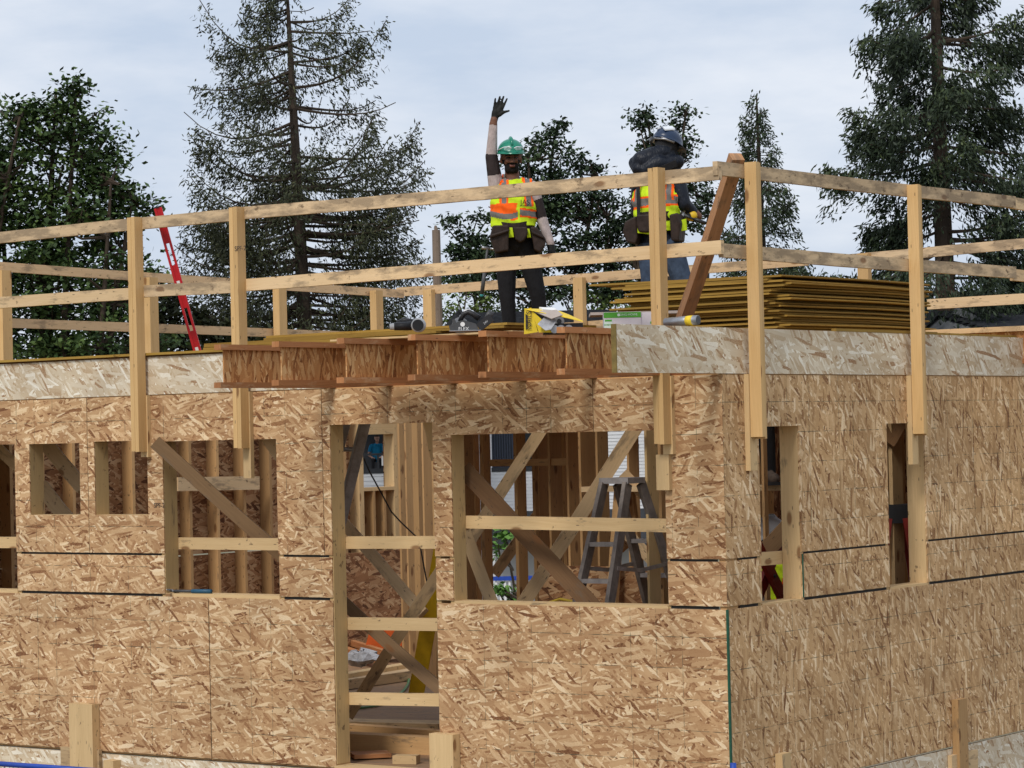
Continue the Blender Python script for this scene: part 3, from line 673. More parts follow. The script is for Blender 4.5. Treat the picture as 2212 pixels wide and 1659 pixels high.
# ------------------------------------------------------------------ sheet stacks on the deck
S0 = PZ(1690, 585, 3.55); SX1, SY0 = S0[0], S0[1]; SX0 = PY(1350, 620, SY0)[0]; SY1 = PX(2004, 640, SX1)[1]
nS = 25; th = .0150; zb = 3.06+.03
r2 = random.Random(21)
sheet0 = None
lift = 0.0
for k in range(nS):
    z = zb+k*(3.55-zb)/nS
    last = k == nS-1
    dx, dy = r2.uniform(-.07, .05)-(.06 if k % 3 == 1 else 0), r2.uniform(-.06, .06)
    if r2.random() < .28: dx += r2.uniform(-.12, .04)
    cx, cy = (SX0+SX1)/2, (SY0+SY1)/2
    if sheet0 is None:
        hx, hy = (SX1-SX0)/2, (SY1-SY0)/2
        g = MB(); N = 8; 
        # sheet with a slight sag and a tongue along both long edges
        def row(u): 
            return [(-hx+.0, -th/2), (-hx+.0, -.004), (-hx-.009, -.003), (-hx-.009, .003), (-hx, .004), (-hx, th/2), (hx, th/2), (hx, .004), (hx+.009, .003), (hx+.009, -.003), (hx, -.004), (hx, -th/2)]
        for i in range(N+1):
            u = -1+2*i/N
            for (x, zz) in row(u): g.v.append(V((x, hy*u, zz-.006*(u*u)+.002*math.sin(3*u))))
        n = 12
        for i in range(N):
            for q in range(n):
                q2 = (q+1) % n
                g._face([i*n+q, i*n+q2, (i+1)*n+q2, (i+1)*n+q][::-1], [(i*.3, q*.02), (i*.3, q*.02+.02), (i*.3+.3, q*.02+.02), (i*.3+.3, q*.02)][::-1])
        g._face(list(range(n)), [(c[0], c[1]) for c in row(0)]); g._face([N*n+q for q in range(n)][::-1], [(c[0], c[1]) for c in row(0)][::-1])
        sheet0 = g.build("floor_sheet", M_YEL)
        o = sheet0
    else:
        o = sheet0.copy(); COL.objects.link(o)
    o.location = (cx+dx, cy+dy, z+th/2); o.rotation_euler = (r2.uniform(-.002, .002), r2.uniform(-.004, .004), r2.uniform(-.018, .018))
    if last: o.location = (cx-.45, cy+.12, z+th/2); o.rotation_euler = (0, .006, .05)
    lab = "topmost yellow floor sheet of the tall stack, sliding out to the left" if last else "yellow edged floor sheet inside the tall stack beside the corner posts"
    tag(o, lab, "floor sheet", "yellow edged sheets in the tall stack")
tag(MB().bx(SX0+.1, SX1-.05, SY0+.05, SY0+.14, 3.06, 3.0895).build("stack_bearer", M_STUD), "lumber bearer under the near edge of the tall sheet stack", "bearer")
tag(MB().bx(SX0+.1, SX1-.05, SY1-.2, SY1-.11, 3.06, 3.0895).build("stack_bearer", M_STUD), "lumber bearer under the far edge of the tall sheet stack", "bearer")
q = PD(1345, 683, 20.0); tag(MB().hexa(PD(1378, 678, 20.1), V(RH)*.36, V(FH)*.2, V((0, 0, .01))+V(RH)*.0).build("torn_paper", M_GRYCARD), "torn grey paper wrap at the left foot of the tall sheet stack", "paper")

T0 = PY(450, 735, 1.6); T1 = PY(965, 714, 1.6)
low0 = None
for k in range(8):
    z = 3.062+.0195*k; hx = 1.22; cx = T0[0]+hx-.04+(.10 if k > 5 else 0)+r2.uniform(-.05, .05)
    if k >= 6: cx += .55
    if low0 is None:
        low0 = MB().bx(-hx, hx, -.6, .6, -.0091, .0091, grain=0).build("floor_sheet", M_YEL); o = low0
    else: o = low0.copy(); COL.objects.link(o)
    o.location = (cx, 2.2+r2.uniform(-.06, .03), z+.02); o.rotation_euler = (0, r2.uniform(-.003, .006), r2.uniform(-.012, .012))
    tag(o, "yellow edged floor sheet in the low stack behind the projecting joists", "floor sheet", "yellow edged sheets in the low stack")
a = PY(860, 735, -.5); tag(MB().bx(JX[1]+.1, JX[4]-.1, -.75, -.35, 3.0415, 3.0535, grain=0).build("plywood_strip", M_PALE), "thin pale strip lying across the projecting joists", "strip")
# spare joist lying at the back right
sj = PD(2004, 712, 21.5)
spare = thing("floor_joist", "spare I-joist lying on the deck at the right edge behind the corner rail", "joist", sj)
L_ = 3.4
MB().bx(sj[0], sj[0]+L_, sj[1]-.04, sj[1]+.04, sj[2]-.045, sj[2]-.005, grain=0).build("top_flange", M_RAIL3, spare)
MB().bx(sj[0]+.15, sj[0]+L_, sj[1]-.008, sj[1]+.008, sj[2]-.26, sj[2]-.045, grain=0).build("web", M_WEB, spare)
MB().bx(sj[0], sj[0]+L_, sj[1]-.03, sj[1]+.03, sj[2]-.30, sj[2]-.26, grain=0).build("bottom_flange", M_RED, spare)

# ------------------------------------------------------------------ loose tools on the deck
def lvl():
    a = PY(341, 449, .06); b = PZ(427, 760, 3.064); 
    # foot on the deck: keep the length of a 1.22 m level
    d = nz(b-a); b = a+d*1.22
    t_ = thing("spirit_level", "red spirit level leaning on the guard rail at the left", "level", b)
    side = np.cross(d, CF); side = nz(side); nrm = nz(np.cross(side, d))
    L = 1.22; W2 = .030
    P3 = lambda u, v, w=0: b-d*u+side*v+nrm*w
    g = MB()
    # two flange bars and web pieces leave the two long slots open
    for s in (-1, 1): g.hexa(P3(L/2, s*(W2-.0085)), d*L/2, side*.009, nrm*.012)
    for u0, u1 in ((0, .25), (.43, .77), (.94, L)): g.hexa(P3((u0+u1)/2, 0), d*(u1-u0)/2, side*(W2-.0176), nrm*.004)
    g.build("bar", M_REDLV, t_)
    for u in (L+.006, -.004): MB().hexa(P3(u, 0), d*.006, side*W2, nrm*.0125).build("end_cap", M_BLACK, t_)
    for u in (.085, .61): MB().hexa(P3(u, 0, -.002), d*.035, side*.016, nrm*.006).build("vial", M_WHITE, t_)
lvl()

def saw():
    c = PD(1010, 716, 18.6); c[2] = max(c[2], 3.062)
    t_ = thing("circular_saw", "black and grey cordless circular saw lying on the deck", "saw", c, FACING)
    k = 18.6/FPX  # metres per view unit here
    g = MB(); pts = [(-37, 2), (-40, 12), (-32, 16), (-32, 26), (-27, 27), (-24, 18), (-18, 22), (-8, 24), (6, 20), (18, 16), (24, 4), (10, 1), (-20, 1)]
    g.poly([(x*k, -.05, z*k) for x, z in pts], (0, .10, 0)); g.build("housing", M_DGREY, t_)
    MB().tube([(-16*k, -.005, 22*k), (-8*k, -.005, 38*k), (2*k, -.005, 42*k), (14*k, -.005, 37*k), (26*k, -.005, 27*k)], [.016, .019, .018, .019, .022], 10).build("handle", M_BLACK, t_, smooth=True)
    MB().tube([(-17*k, .0, 20*k), (-13*k, -.0, 33*k), (-4*k, 0, 45*k), (8*k, 0, 46*k)], [.010, .012, .012, .010], 8).build("grip_shell", M_SILV, t_, smooth=True)
    ax = nz((17, 0, 13)); az = nz((-13, 0, 17))
    MB().hexa(V((38, 0, 18))*k, ax*18*k, V((0, .045, 0)), az*9*k).build("battery", M_BLACK, t_)
    MB().tube([(41*k, 0, 37*k), (52*k, 0, 30*k)], [.040, .036], 12).build("motor_end", M_DGREY, t_, smooth=True)
    MB().hexa((-5*k, -.01, 1.2*k), V((34*k, 0, 0)), V((0, .08, 0)), V((0, 0, .003))).build("base_plate", M_GREYM, t_)
    MB().tube([(-16*k, .052, 14*k), (-16*k, .058, 14*k)], .058, 24).build("blade", M_GREYM, t_)
    MB().tube([(-10*k, -.052, 15*k), (-10*k, -.058, 15*k)], .016, 16).build("badge", M_WHITE, t_)
    text_mesh("FLEX", .034, M_WHITE, "lettering", t_, frame((-8*k, -.0525, 5*k), (1, 0, 0), (0, 0, 1)))
    text_mesh("24V", .022, M_SILV, "battery_mark", t_, frame(tuple(V((40, 0, 18))*k-V((0, .0465, 0))), ax, az))
saw()
def nailer():
    D = 19.4; c = PD(880, 713, D); k = D/FPX
    t_ = thing("nail_gun", "silver and black nail gun lying near the saw", "nail gun", c, FACING)
    MB().tube([(-38*k, 0, 8*k), (-10*k, 0, 9*k)], [.022, .030], 12).build("barrel", M_SILV, t_, smooth=True)
    MB().tube([(-28*k, -.01, 8.5*k), (10*k, -.01, 9*k)], [.030, .033], 12).build("body", M_BLACK, t_, smooth=True)
    MB().tube([(24*k, -.09, 9*k), (24*k, .06, 11*k)], [.050, .054], 20).build("motor_cap", M_SILV, t_, smooth=True)
    MB().tube([(24*k, -.096, 9*k), (24*k, -.088, 9*k)], [.040, .042], 20).build("cap_face", M_BLACK, t_)
    MB().tube([(-22*k, .05, 16*k), (-6*k, .05, 21*k), (12*k, .04, 18*k)], [.018, .024, .02], 10).build("handle", M_BLACK, t_, smooth=True)
    MB().bx(14*k, 36*k, -.03, .05, 0, 4*k).build("foot", M_DGREY, t_)
nailer()

def carton_nails():
    D = 17.0; k = D/FPX; c = PD(1132, 722, D)
    t_ = thing("nail_carton", "torn open yellow carton of nail coils on the projecting joists", "carton", c, FACING)
    F = lambda x, z, y=0: V((x*k, y, z*k))
    # leaning box: left end panel, sloping roof panel, torn front
    MB().poly([F(0, 0), F(2, 54), F(17, 57), F(30, 4)][::-1], (0, .006, 0)).build("end_panel", M_YELLOW, t_)
    g = MB(); g.poly([F(2, 54, 0), F(30, 47, -.03), F(90, 33, -.05), F(128, 24, .0), F(100, 42, .22), F(70, 55, .26), F(16, 57, .22)], (0, .004, .005)); g.build("top_panel", M_YELLOW, t_)
    MB().poly([F(17, 52, -.004), F(32, 3, -.004), F(60, 2, -.03), F(44, 26, -.02)], (0, .006, 0)).build("front_panel", M_YELLOW, t_)
    MB().poly([F(30, 20, -.05), F(44, 34, -.02), F(72, 28, -.03), F(58, 8, -.08), F(46, 6, -.09)], (0, .004, .004)).build("foil_flap", M_POLY, t_)
    MB().poly([F(24, 47, -.012), F(72, 50, -.008), F(84, 38, -.05), F(60, 30, -.06)], (0, -.004, .004)).build("torn_flap", M_GRYCARD, t_)
    MB().poly([F(34, 54.5, .03), F(66, 52, .02), F(76, 45, .0), F(42, 49, .0)], (0, -.004, .012)).build("label_patch", M_WHITE, t_)
    MB().bx(42*k, 128*k, .02, .26, 0, 22*k).build("inner_box", M_BLACK, t_)
    for x, y in ((66, -.03), (80, -.02), (97, -.01)):
        co = MB()
        for j in range(5): co.tube([(x*k, y-.01+j*.012, 9*k), (x*k, y-.006+j*.012, 9*k)], [.026, .026], 16)
        co.build("nail_coil", M_GREYM, t_)
    g = MB()
    for j in range(4): g.bx((4+j*1.2)*k, (5+j*1.2)*k, -.0075, -.0015, (10+j*2)*k, (44-j)*k)
    g.build("print_bars", M_INK, t_)
    text_mesh("NAILS", .045, M_INK, "lettering", t_, frame(tuple(F(12, 30, -.0085)), (0, 0, 1), (-1, 0, 0)))
carton_nails()
co = thing("nail_coil", "loose round coil of nails standing beside the green carton", "nail coil", PD(1208, 704, 17.4), FACING)
g = MB()
for j in range(4): g.tube([(0, j*.014, .03), (0, j*.014+.005, .03)], [.034, .034], 18)
g.build("coil", M_GREYM, co); MB().tube([(0, -.004, .03), (0, -.001, .03)], .016, 12).build("core", M_BLACK, co)

def green_carton():
    D = 18.3; k = D/FPX; c = PD(1305, 706, D)
    t_ = thing("screw_carton", "white and green printed carton beside the corner post", "carton", c, R3(8))
    x = nz(RH*.9-FH*.2); 
    W_, H_, d_ = 88*k/.95, .125, .22
    t_.rotation_euler = (0, 0, FACING-.0)
    def bxl(x0, x1, y0, y1, z0, z1, m, n): MB().bx(x0, x1, y0, y1, z0, z1).build(n, m, t_, local=True)
    bxl(0, 80*k, 0, d_, -.04, .096, M_LILAC, "box"); bxl(80.2*k, 122*k, .01, d_, -.04, .094, M_GRYCARD if False else M_LILAC, "side_panel")
    bxl(-.001, 80.1*k, -.0025, -.0004, .060, .0965, M_GRN, "green_band"); bxl(-.001, 80.1*k, -.002, d_, .0962, .098, M_MINT, "lid")
    bxl(0, 18*k, -.002, -.0005, -.04, .045, M_MINT, "side_print"); bxl(2*k, 17*k, -.0035, -.002, .036, .048, M_GRN, "print_bar"); bxl(100*k, 121*k, .0075, .0095, .015, .030, M_GRN, "print_bar")
    MB().tube([(32*k, -.003, .079), (32*k, -.0042, .079)], .010, 14).build("emblem", M_MINT, t_)
    text_mesh("CONG-HOWE", .021, M_MINT, "lettering", t_, frame((51*k, -.003, .079), (1, 0, 0), (0, 0, 1)))
    text_mesh("SCREWS", .015, M_GRN, "small_print", t_, frame((9*k, -.003, .012), (1, 0, 0), (0, 0, 1)))
green_carton()
def adhesive():
    a = PD(1438, 697, 17.35); b = PD(1508, 691, 17.2); d = nz(b-a)
    t_ = thing("adhesive_tube", "silver and yellow adhesive tube lying behind the pale rim board", "tube", a)
    MB().tube([a, b], .031, 20).build("barrel", M_GREYM, t_, smooth=True)
    MB().tube([b-d*.085, b-d*.035], .0318, 20).build("yellow_band", M_YELLOW, t_, smooth=True)
    MB().tube([b-d*.001, b+d*.002], .027, 20).build("end_plug", M_DGREY, t_)
    n_ = nz(-CF); up = nz(np.cross(n_, d)*-1); up = up if up[2] > 0 else -up
    text_mesh("PLAMMERGRIP", .020, M_INK, "lettering", t_, frame(tuple(a+d*.10+(n_*.93+up*.1)*.033), d, up))
adhesive()

def hammer(name, head_c, handle_d, label, length=.33, mat_h=M_BLUE, up=None, tip=None):
    hc = V(head_c); d = nz(handle_d); s = nz(np.cross(d, CF)) if up is None else V(up)
    t_ = thing(name, label, "hammer", hc)
    MB().tube([hc-s*.05, hc-s*.03, hc+s*.02], [.016, .012, .012], 10).tube([hc+s*.02, hc+s*.06, hc+s*.085-d*-.015], [.012, .009, .004], 8).build("head", M_GREYM, t_, smooth=True)
    MB().tube([hc, hc+d*length*.55], [.011, .012], 8).build("shaft", M_DGREY, t_, smooth=True)
    MB().tube([hc+d*length*.5, hc+d*length], [.016, .017], 10).build("grip", mat_h, t_, smooth=True)
    if tip: MB().tube([hc+d*length, hc+d*(length+.02)], [.017, .015], 10).build("grip_end", tip, t_, smooth=True)
    return t_
hammer("hammer", PY(374, 1280, .02)+V((0, 0, .012)), (1, .10, 0), "blue handled hammer lying on the sill of the square window opening", .36, mat_plain("blue_grip", (.02, .09, .16), .5), up=(0, -1, .2))

# ------------------------------------------------------------------ ladders
def stepladder():
    Yc = 1.15
    q = PY(1306, 1036, Yc-.075); xm = q[0]+.10; zt = q[2]
    t_ = thing("stepladder", "weathered double sided stepladder in the right half of the big window", "ladder", (xm, Yc, .018))
    MB().bx(xm-.125, xm+.125, Yc-.11, Yc+.11, zt-.03, zt+.012).build("top_cap", M_RUNG, t_)
    for sy, ky in ((-1, .37), (1, .47)):
        f = lambda z, sx: V((xm+sx*(.10+.045*(zt-z)), Yc+sy*(.075+ky*(zt-z)), z))
        for sx in (-1, 1): MB().beam(f(.018, sx), f(zt-.031, sx), .082, .032, (0, 1, 0)).build("side_rail", M_LADDER, t_)
        for i in range(7):
            z = .055+i*.255
            MB().beam(f(z, -1)+V((.017, 0, 0)), f(z, 1)-V((.017, 0, 0)), .075, .03, (0, 1, 0)).build("rung", M_RUNG, t_)
    zz = zt-.62
    for sx in (-1, 1):
        x = xm+sx*.145; p = V((x, Yc-.30, zz)); q2 = V((x, Yc+.36, zz)); m = V((x, Yc, zz-.03))
        MB().beam(p, m, .028, .006).beam(m, q2, .028, .006).build("spreader", M_RUNG, t_)
stepladder()
def extension():
    D0 = 20.4
    a = PD(787, 918, D0); b = PD(745, 1090, D0+.15); d = nz(a-b)
    foot = b-d*((b[2]-.018)/d[2]); top = a+d*.30
    t_ = thing("extension_ladder", "grey extension ladder leaning at the top left of the doorway", "ladder", foot)
    side = nz(-RH*.42+FH*.9); nrm = nz(np.cross(d, CF))
    for s in (0, .42):
        o = side*s
        MB().beam(foot+o, top+o, .088, .03, nrm).build("side_rail", M_ALU, t_)
        MB().beam(foot+o-CF*.018+nrm*.036, top+o-CF*.018+nrm*.036, .014, .016, nrm).build("rail_lip", M_GREYM, t_)
    n = int(np.linalg.norm(top-foot)/.305)
    for i in range(1, n): p = foot+d*.305*i; MB().tube([p, p+side*.42], .017, 10).build("rung", M_GREYM, t_, smooth=True)
extension()
def red_ladder(px, py, D, label, spread, zt):
    c = PD(px, py, D); c[2] = .018
    t_ = thing("stepladder", label, "ladder", c, FACING)
    MB().bx(-.17, .17, -.10, .10, zt-.14, zt).build("top_cap", M_BLACK, t_, local=True)
    for sy in (-1, 1):
        for s in (-1, 1):
            MB().beam((s*spread, sy*.22, 0), (-s*.04 if spread < .3 else s*.08, sy*.09, zt-.10), .085, .03, (1, 0, 0)).build("side_rail", M_REDL, t_, local=True)
        for z in (.3, .62, .94):
            if z < zt-.2: MB().bx(-.12, .12, sy*.18-.02, sy*.18+.02, z, z+.03).build("rung", M_BLACK, t_, local=True)
red_ladder(1934, 1106, 20.2, "red stepladder with a black top in the far right narrow opening", .33, 1.77)
# red folding trestle in front of the crouched worker
c = PD(1668, 1250, 18.8); z0 = c[2]
t_ = thing("folding_trestle", "dark red crossed trestle legs low in the first narrow right opening", "trestle", (c[0], c[1], .018), R3(90))
for y0_ in (0, .5):
    for s, y in ((-1, 0), (1, .05)): MB().beam((-.85*s*z0, y0_+y, 0), (.85*s*.22, y0_+y, z0+.22), .085, .035, (1, 0, 0)).build("leg", M_REDL, t_, local=True)
MB().tube([(0, -.03, z0), (0, .58, z0)], .012, 8).build("pivot_rod", M_BLACK, t_, local=True)

# ------------------------------------------------------------------ clutter seen through the doorway
def fb(pa, pb, Z, w, h, mat, label, name="floor_board", cat="board"):
    a = PZ(*pa, Z); b = PZ(*pb, Z); return tag(MB().beam(a, b, h, w, (0, 0, 1)).build(name, mat), label, cat)
fb((735, 1462), (915, 1432), .13, .14, .05, M_PALE, "pale plank on top of the lumber heap at the back of the doorway")
fb((735, 1478), (915, 1452), .07, .20, .09, M_BRACE, "brown timber under the pale plank at the back of the doorway")
fb((740, 1382), (835, 1412), .18, .06, .06, M_RED, "reddish batten lying slanted at the left of the lumber heap")
fb((735, 1400), (815, 1425), .12, .08, .06, M_RED, "second reddish batten lower on the lumber heap")
fb((820, 1402), (912, 1392), .15, .1, .08, M_STUD, "brown timber end beside the white wrapper")
fb((735, 1514), (915, 1500), .04, .03, .02, M_STUD, "thin strip on the floor under the lower cross rail of the doorway")
fb((735, 1560), (960, 1566), .05, .24, .04, M_BRACE, "wide board on the floor across the middle of the doorway")
fb((735, 1576), (960, 1592), .08, .10, .10, M_STUD, "upper timber beam lying across the doorway floor")
fb((735, 1600), (960, 1612), .08, .14, .13, M_STUD, "lower timber beam lying across the doorway floor")
fb((760, 1632), (840, 1628), .045, .22, .03, M_RED, "reddish board scrap at the left foot of the doorway")
a = PZ(878, 1640, .05); tag(MB().hexa(a, V((.085, .03, 0)), V((-.02, .05, 0)), V((0, 0, .03))).build("wood_block", M_PALE), "small pale wood block on the floor inside the doorway", "block")
c = PZ(782, 1420, .2)
g = MB().ell(c, .18, .14, .07, 14, 8); rg = random.Random(5)
g.v = [v+V((rg.uniform(-.04, .04), rg.uniform(-.03, .03), rg.uniform(-.03, .03))) for v in g.v]
tag(g.build("plastic_bag", M_POLY), "crumpled clear plastic bag on the lumber heap", "bag")
c = PZ(880, 1385, .22); g = MB().ell(c, .10, .08, .06, 10, 6); g.v = [v+V((rg.uniform(-.02, .02), 0, rg.uniform(-.02, .03))) for v in g.v]
tag(g.build("paper_wrapper", M_WHITE), "crumpled white wrapper on the heap right of the brace crossing", "wrapper")
c = PZ(846, 1385, .24); tag(MB().hexa(c, V((.20, .05, 0)), V((0, .12, 0)), V((.05, 0, .13))).build("orange_crate", M_ORANGE), "orange plastic crate behind the middle cross rail of the doorway", "crate")
a = PD(938, 1272, 20.6); b = PD(897, 1505, 20.9); d = nz(a-b)
yl = thing("yellow_ladder", "yellow fibreglass ladder leaning at the right edge of the doorway", "ladder", b)
for s in (0, .38):
    MB().beam(b+FH*s, a+d*.4+FH*s, .115, .035, RH).build("side_rail", M_YFIB, yl)
for i in range(4): p = b+d*(.2+.28*i); MB().tube([p, p+FH*.38], .015, 8).build("rung", M_GREYM, yl)
def cord(pts, Z, r, mat, label, name="hose", cat="hose"):
    P3 = [PZ(x, y, Z) for x, y in pts]; q = []
    for i in range(len(P3)-1):
        p0, p1, p2, p3 = P3[max(i-1, 0)], P3[i], P3[i+1], P3[min(i+2, len(P3)-1)]
        for k in range(6):
            t = k/6; q.append(.5*((2*p1)+(-p0+p2)*t+(2*p0-5*p1+4*p2-p3)*t*t+(-p0+3*p1-3*p2+p3)*t**3))
    q.append(P3[-1]); return tag(MB().tube(q, r, 8).build(name, mat, smooth=True), label, cat)
cord([(735, 1532), (790, 1528), (830, 1518), (862, 1500), (880, 1480), (884, 1460)], .035, .012, M_ROPE, "green hose curving over the doorway floor")
pts = [PD(x, y, D) for x, y, D in ((786, 990, 20.9), (800, 1022, 20.95), (822, 1062, 21), (845, 1105, 21), (866, 1128, 21), (905, 1165, 21.2), (930, 1300, 21.3))]
tag(MB().tube(pts, .006, 6).build("cable", M_BLACK), "thin dark cable hanging across the rear window of the doorway", "cable")
def ycord():
    pts = [PY(x, y, 1.9) for x, y in ((1165, 1318), (1185, 1302), (1210, 1294), (1240, 1300), (1275, 1308), (1310, 1318), (1340, 1322))]
    tag(MB().tube(pts, .011, 8).build("cord", M_CORD, smooth=True), "yellow cord looping behind the sill of the big window", "cord")
ycord()
# stamps on the lumber
for o, x, y, s, txt, par in ((PY(519, 537, -.1275), (1, 0, 0), (0, 0, 1), .05, "SPF-2", railL),):
    text_mesh(txt, s, M_INK, "grade_stamp", par, frame(tuple(o), x, y))
text_mesh("SPF-2", .05, M_INK, "grade_stamp", wallL, frame((PY(362, 1060, -.001)[0]-.09, -.002, 1.9), (1, 0, 0), (0, 0, 1)))

# ------------------------------------------------------------------ neighbouring houses
def siding(name, c, lap, parent, W, H, extra=None):
    """lapped boards as real steps: local x across, y depth, z up"""
    return None
def lap_wall(parent, x0, x1, z0, z1, lap, mat, holes=(), y=0.0, name="siding", depth=.2):
    g = MB(); n = int((z1-z0)/lap)
    xs = sorted({x0, x1}|{h for H in holes for h in H[:2] if x0 < h < x1})
    for i in range(n):
        za, zb_ = z0+i*lap, z0+(i+1)*lap
        for j in range(len(xs)-1):
            if any(H[0] <= xs[j] and xs[j+1] <= H[1] and za+lap/2 > H[2] and za+lap/2 < H[3] for H in holes): continue
            g.poly([(xs[j], y-.016, za), (xs[j], y, zb_), (xs[j], y+depth, zb_), (xs[j], y+depth, za)], (xs[j+1]-xs[j], 0, 0))
    return g.build(name, mat, parent, local=True)
M_SIDE = mat_plain("white_siding", (.66, .67, .69), .6, 0, 3, .05)
M_SHING = mat_plain("shingles", (.033, .036, .042), .9, 0, 9, .45, .2, .4)
M_GABLE = mat_plain("gable_grey", (.13, .14, .15), .8, 0, 2, .15)
M_TRIM = mat_plain("dark_trim", (.025, .027, .032), .6)
def mat_glass(name, c):
    t = NT(name); t.b.inputs['Metallic'].default_value = 0
    return t.fin(c, .06, spec=.6)
M_PANE = mat_glass("window_pane_dark", (.018, .024, .03))
M_CURT = mat_plain("blue_blind", (.035, .045, .07), .7, 0, 30, .25)
def house_frame(D):
    k = D/FPX
    o = PD(1106, 829.5, D)
    def loc(px, py):
        p = PD(px, py, D); q = p-o; return float(q@RH), float(p[2]+3.1)
    return V((o[0], o[1], -3.1)), loc
O1, hl = house_frame(75.0)
H1 = thing("house", "white sided house behind the building, seen through the big window", "house", O1, FACING)
def hr(px0, px1, py0, py1, f):
    x0, z1 = f(px0, py0); x1, z0 = f(px1, py1); return x0, x1, z0, z1
wA = hr(1058, 1150, 780, 1008, hl); wB = hr(1353, 1378, 760, 958, hl); dr = hr(1250, 1264, 1175, 1262, hl)
X0, X1, Z0, Z1 = hr(1000, 1480, 700, 1300, hl)
lap_wall(H1, X0, X1, max(Z0, -.2), Z1, .094, M_SIDE, [wA, wB, dr])
f = MB()
for W_ in (wA, wB):
    MB().bx(W_[0], W_[1], .05, .09, W_[2], W_[3]).build("window_pane", M_PANE, H1, local=True)
    MB().bx(W_[0]-.02, W_[1]+.02, -.03, .08, W_[2]-.12, W_[2]).build("window_sill", M_TRIM, H1, local=True)
a0, _ = hl(1112, 900); MB().bx(a0-.04, a0+.04, -.02, .05, wA[2], wA[3]).build("mullion", M_WHITE, H1, local=True)
b0, _ = hl(1356, 900); MB().bx(b0-.12, b0+.02, -.02, .05, wB[2], wB[3]).build("window_frame", M_WHITE, H1, local=True)
g = MB()
for x in np.arange(wA[0]+.02, a0-.05, .07): g.tube([(x, .045, wA[2]), (x, .045, wA[3])], .03, 6)
g.build("blind", M_CURT, H1, local=True)
MB().bx(dr[0], dr[1], .04, .09, dr[2], dr[3]).build("door", M_TRIM, H1, local=True)
px0, pz1 = hl(1040, 1106); px1, pz0 = hl(1480, 1166)
g = MB().poly([(px0, -.02, pz1), (px0, -2.2, pz0), (px0, -2.2, pz0-.06), (px0, -.02, pz1-.06)], (px1-px0, 0, 0))
for x in np.arange(px0, px1, .38): g.beam((x, -.02, pz1+.02), (x, -2.2, pz0+.02), .05, .03, (0, 0, 1))
g.build("porch_roof", M_TRIM, H1, local=True)
for x in (px0+.3, px0+3.6): MB().bx(x-.07, x+.07, -2.1, -1.96, 0, pz0-.05).build("porch_post", M_SIDE, H1, local=True)
# main roof with a gable end at its left, its ridge shows above the deck
rx0, rz = hl(985, 662); rx1, _ = hl(1345, 664); ez = hl(1000, 730)[1]
g = MB(); g.poly([(rx0, 5.0, rz), (rx0-.0, -.6, ez), (rx0, -.6, ez-.15), (rx0, 5.0, rz-.15)], (rx1-rx0, 0, 0))
nrow = 16
for i in range(nrow):
    t0 = i/nrow; y = 5.0-5.6*t0; z = rz+(ez-rz)*t0
    g.hexa(((rx0+rx1)/2, y-.15, z-.02), V(((rx1-rx0)/2, 0, 0)), V((0, .17, -.02)), V((0, 0, .035)))
g.build("roof", M_SHING, H1, local=True)
gx, _ = hl(945, 700)
MB().poly([(gx, 5.0-.3, ez), (rx0+.05, 4.9, rz-.1), (rx0+.9, 4.9, ez)], (0, .3, 0)).build("gable", M_GABLE, H1, local=True)
MB().beam((gx-.3, 4.5, ez-.1), (rx0+.05, 4.5, rz+.03), .22, .5, (0, 0, 1)).beam((rx0-.05, 4.5, rz+.03), (rx0+1.1, 4.5, ez-.1), .22, .5, (0, 0, 1)).build("rake_board", M_TRIM, H1, local=True)
MB().tube([(hl(1270, 668)[0], 3.5, rz-.7), (hl(1270, 668)[0]+.9, 3.2, rz-.85)], [.28, .30], 12).build("roof_vent", M_TRIM, H1, local=True, smooth=True)

O2, h2 = house_frame(78.0)
H2 = thing("house", "white sided house with a dark window, seen through the doorway's rear opening", "house", O2, FACING)
w2 = hr(770, 836, 905, 1022, h2); X0, X1, Z0, Z1 = hr(690, 905, 790, 1250, h2)
lap_wall(H2, X0, X1, max(-.2, Z0), Z1, .13, M_SIDE, [w2], depth=.3)
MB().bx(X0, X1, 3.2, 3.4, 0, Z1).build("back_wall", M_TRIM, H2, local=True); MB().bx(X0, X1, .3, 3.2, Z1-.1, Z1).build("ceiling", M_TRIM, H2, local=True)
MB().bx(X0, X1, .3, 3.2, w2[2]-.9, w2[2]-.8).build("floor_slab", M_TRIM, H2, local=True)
x0, z0 = h2(770, 1022); _, zr = h2(800, 981); xm, _ = h2(817, 1000)
MB().bx(w2[0], w2[1], -.03, .03, w2[2], w2[2]+.14).build("window_sill", M_TRIM, H2, local=True)
MB().bx(w2[0], w2[1], -.02, .03, zr-.04, zr+.02).build("window_frame", M_TRIM, H2, local=True); MB().bx(xm-.03, xm+.03, -.02, .03, w2[2], zr).build("window_frame", M_TRIM, H2, local=True)
MB().bx(xm+.10, xm+.32, -.005, .005, w2[2]+.22, w2[2]+.50).build("sticker", M_WHITE, H2, local=True)
O3, h3 = house_frame(62.0)
H3 = thing("house", "dark shingled house roof with a grey gable at the right edge beyond the deck", "house", O3, FACING)
rx0, rz = h3(2062, 663); rx1, _ = h3(2420, 676); ez = h3(2062, 740)[1]; gx, _ = h3(2006, 700)
g = MB(); g.poly([(rx0, 3.4, rz), (rx0+1.3, -1.2, ez), (rx0+1.3, -1.2, ez-.12), (rx0, 3.4, rz-.12)], (rx1-rx0, 0, 0))
for i in range(14):
    t0 = i/14; g.hexa(((rx0+rx1)/2+1.3*t0, 3.4-4.6*t0-.15, rz+(ez-rz)*t0-.01), V(((rx1-rx0)/2, 0, 0)), V((0, .17, -.02)), V((0, 0, .035)))
g.build("roof", M_SHING, H3, local=True)
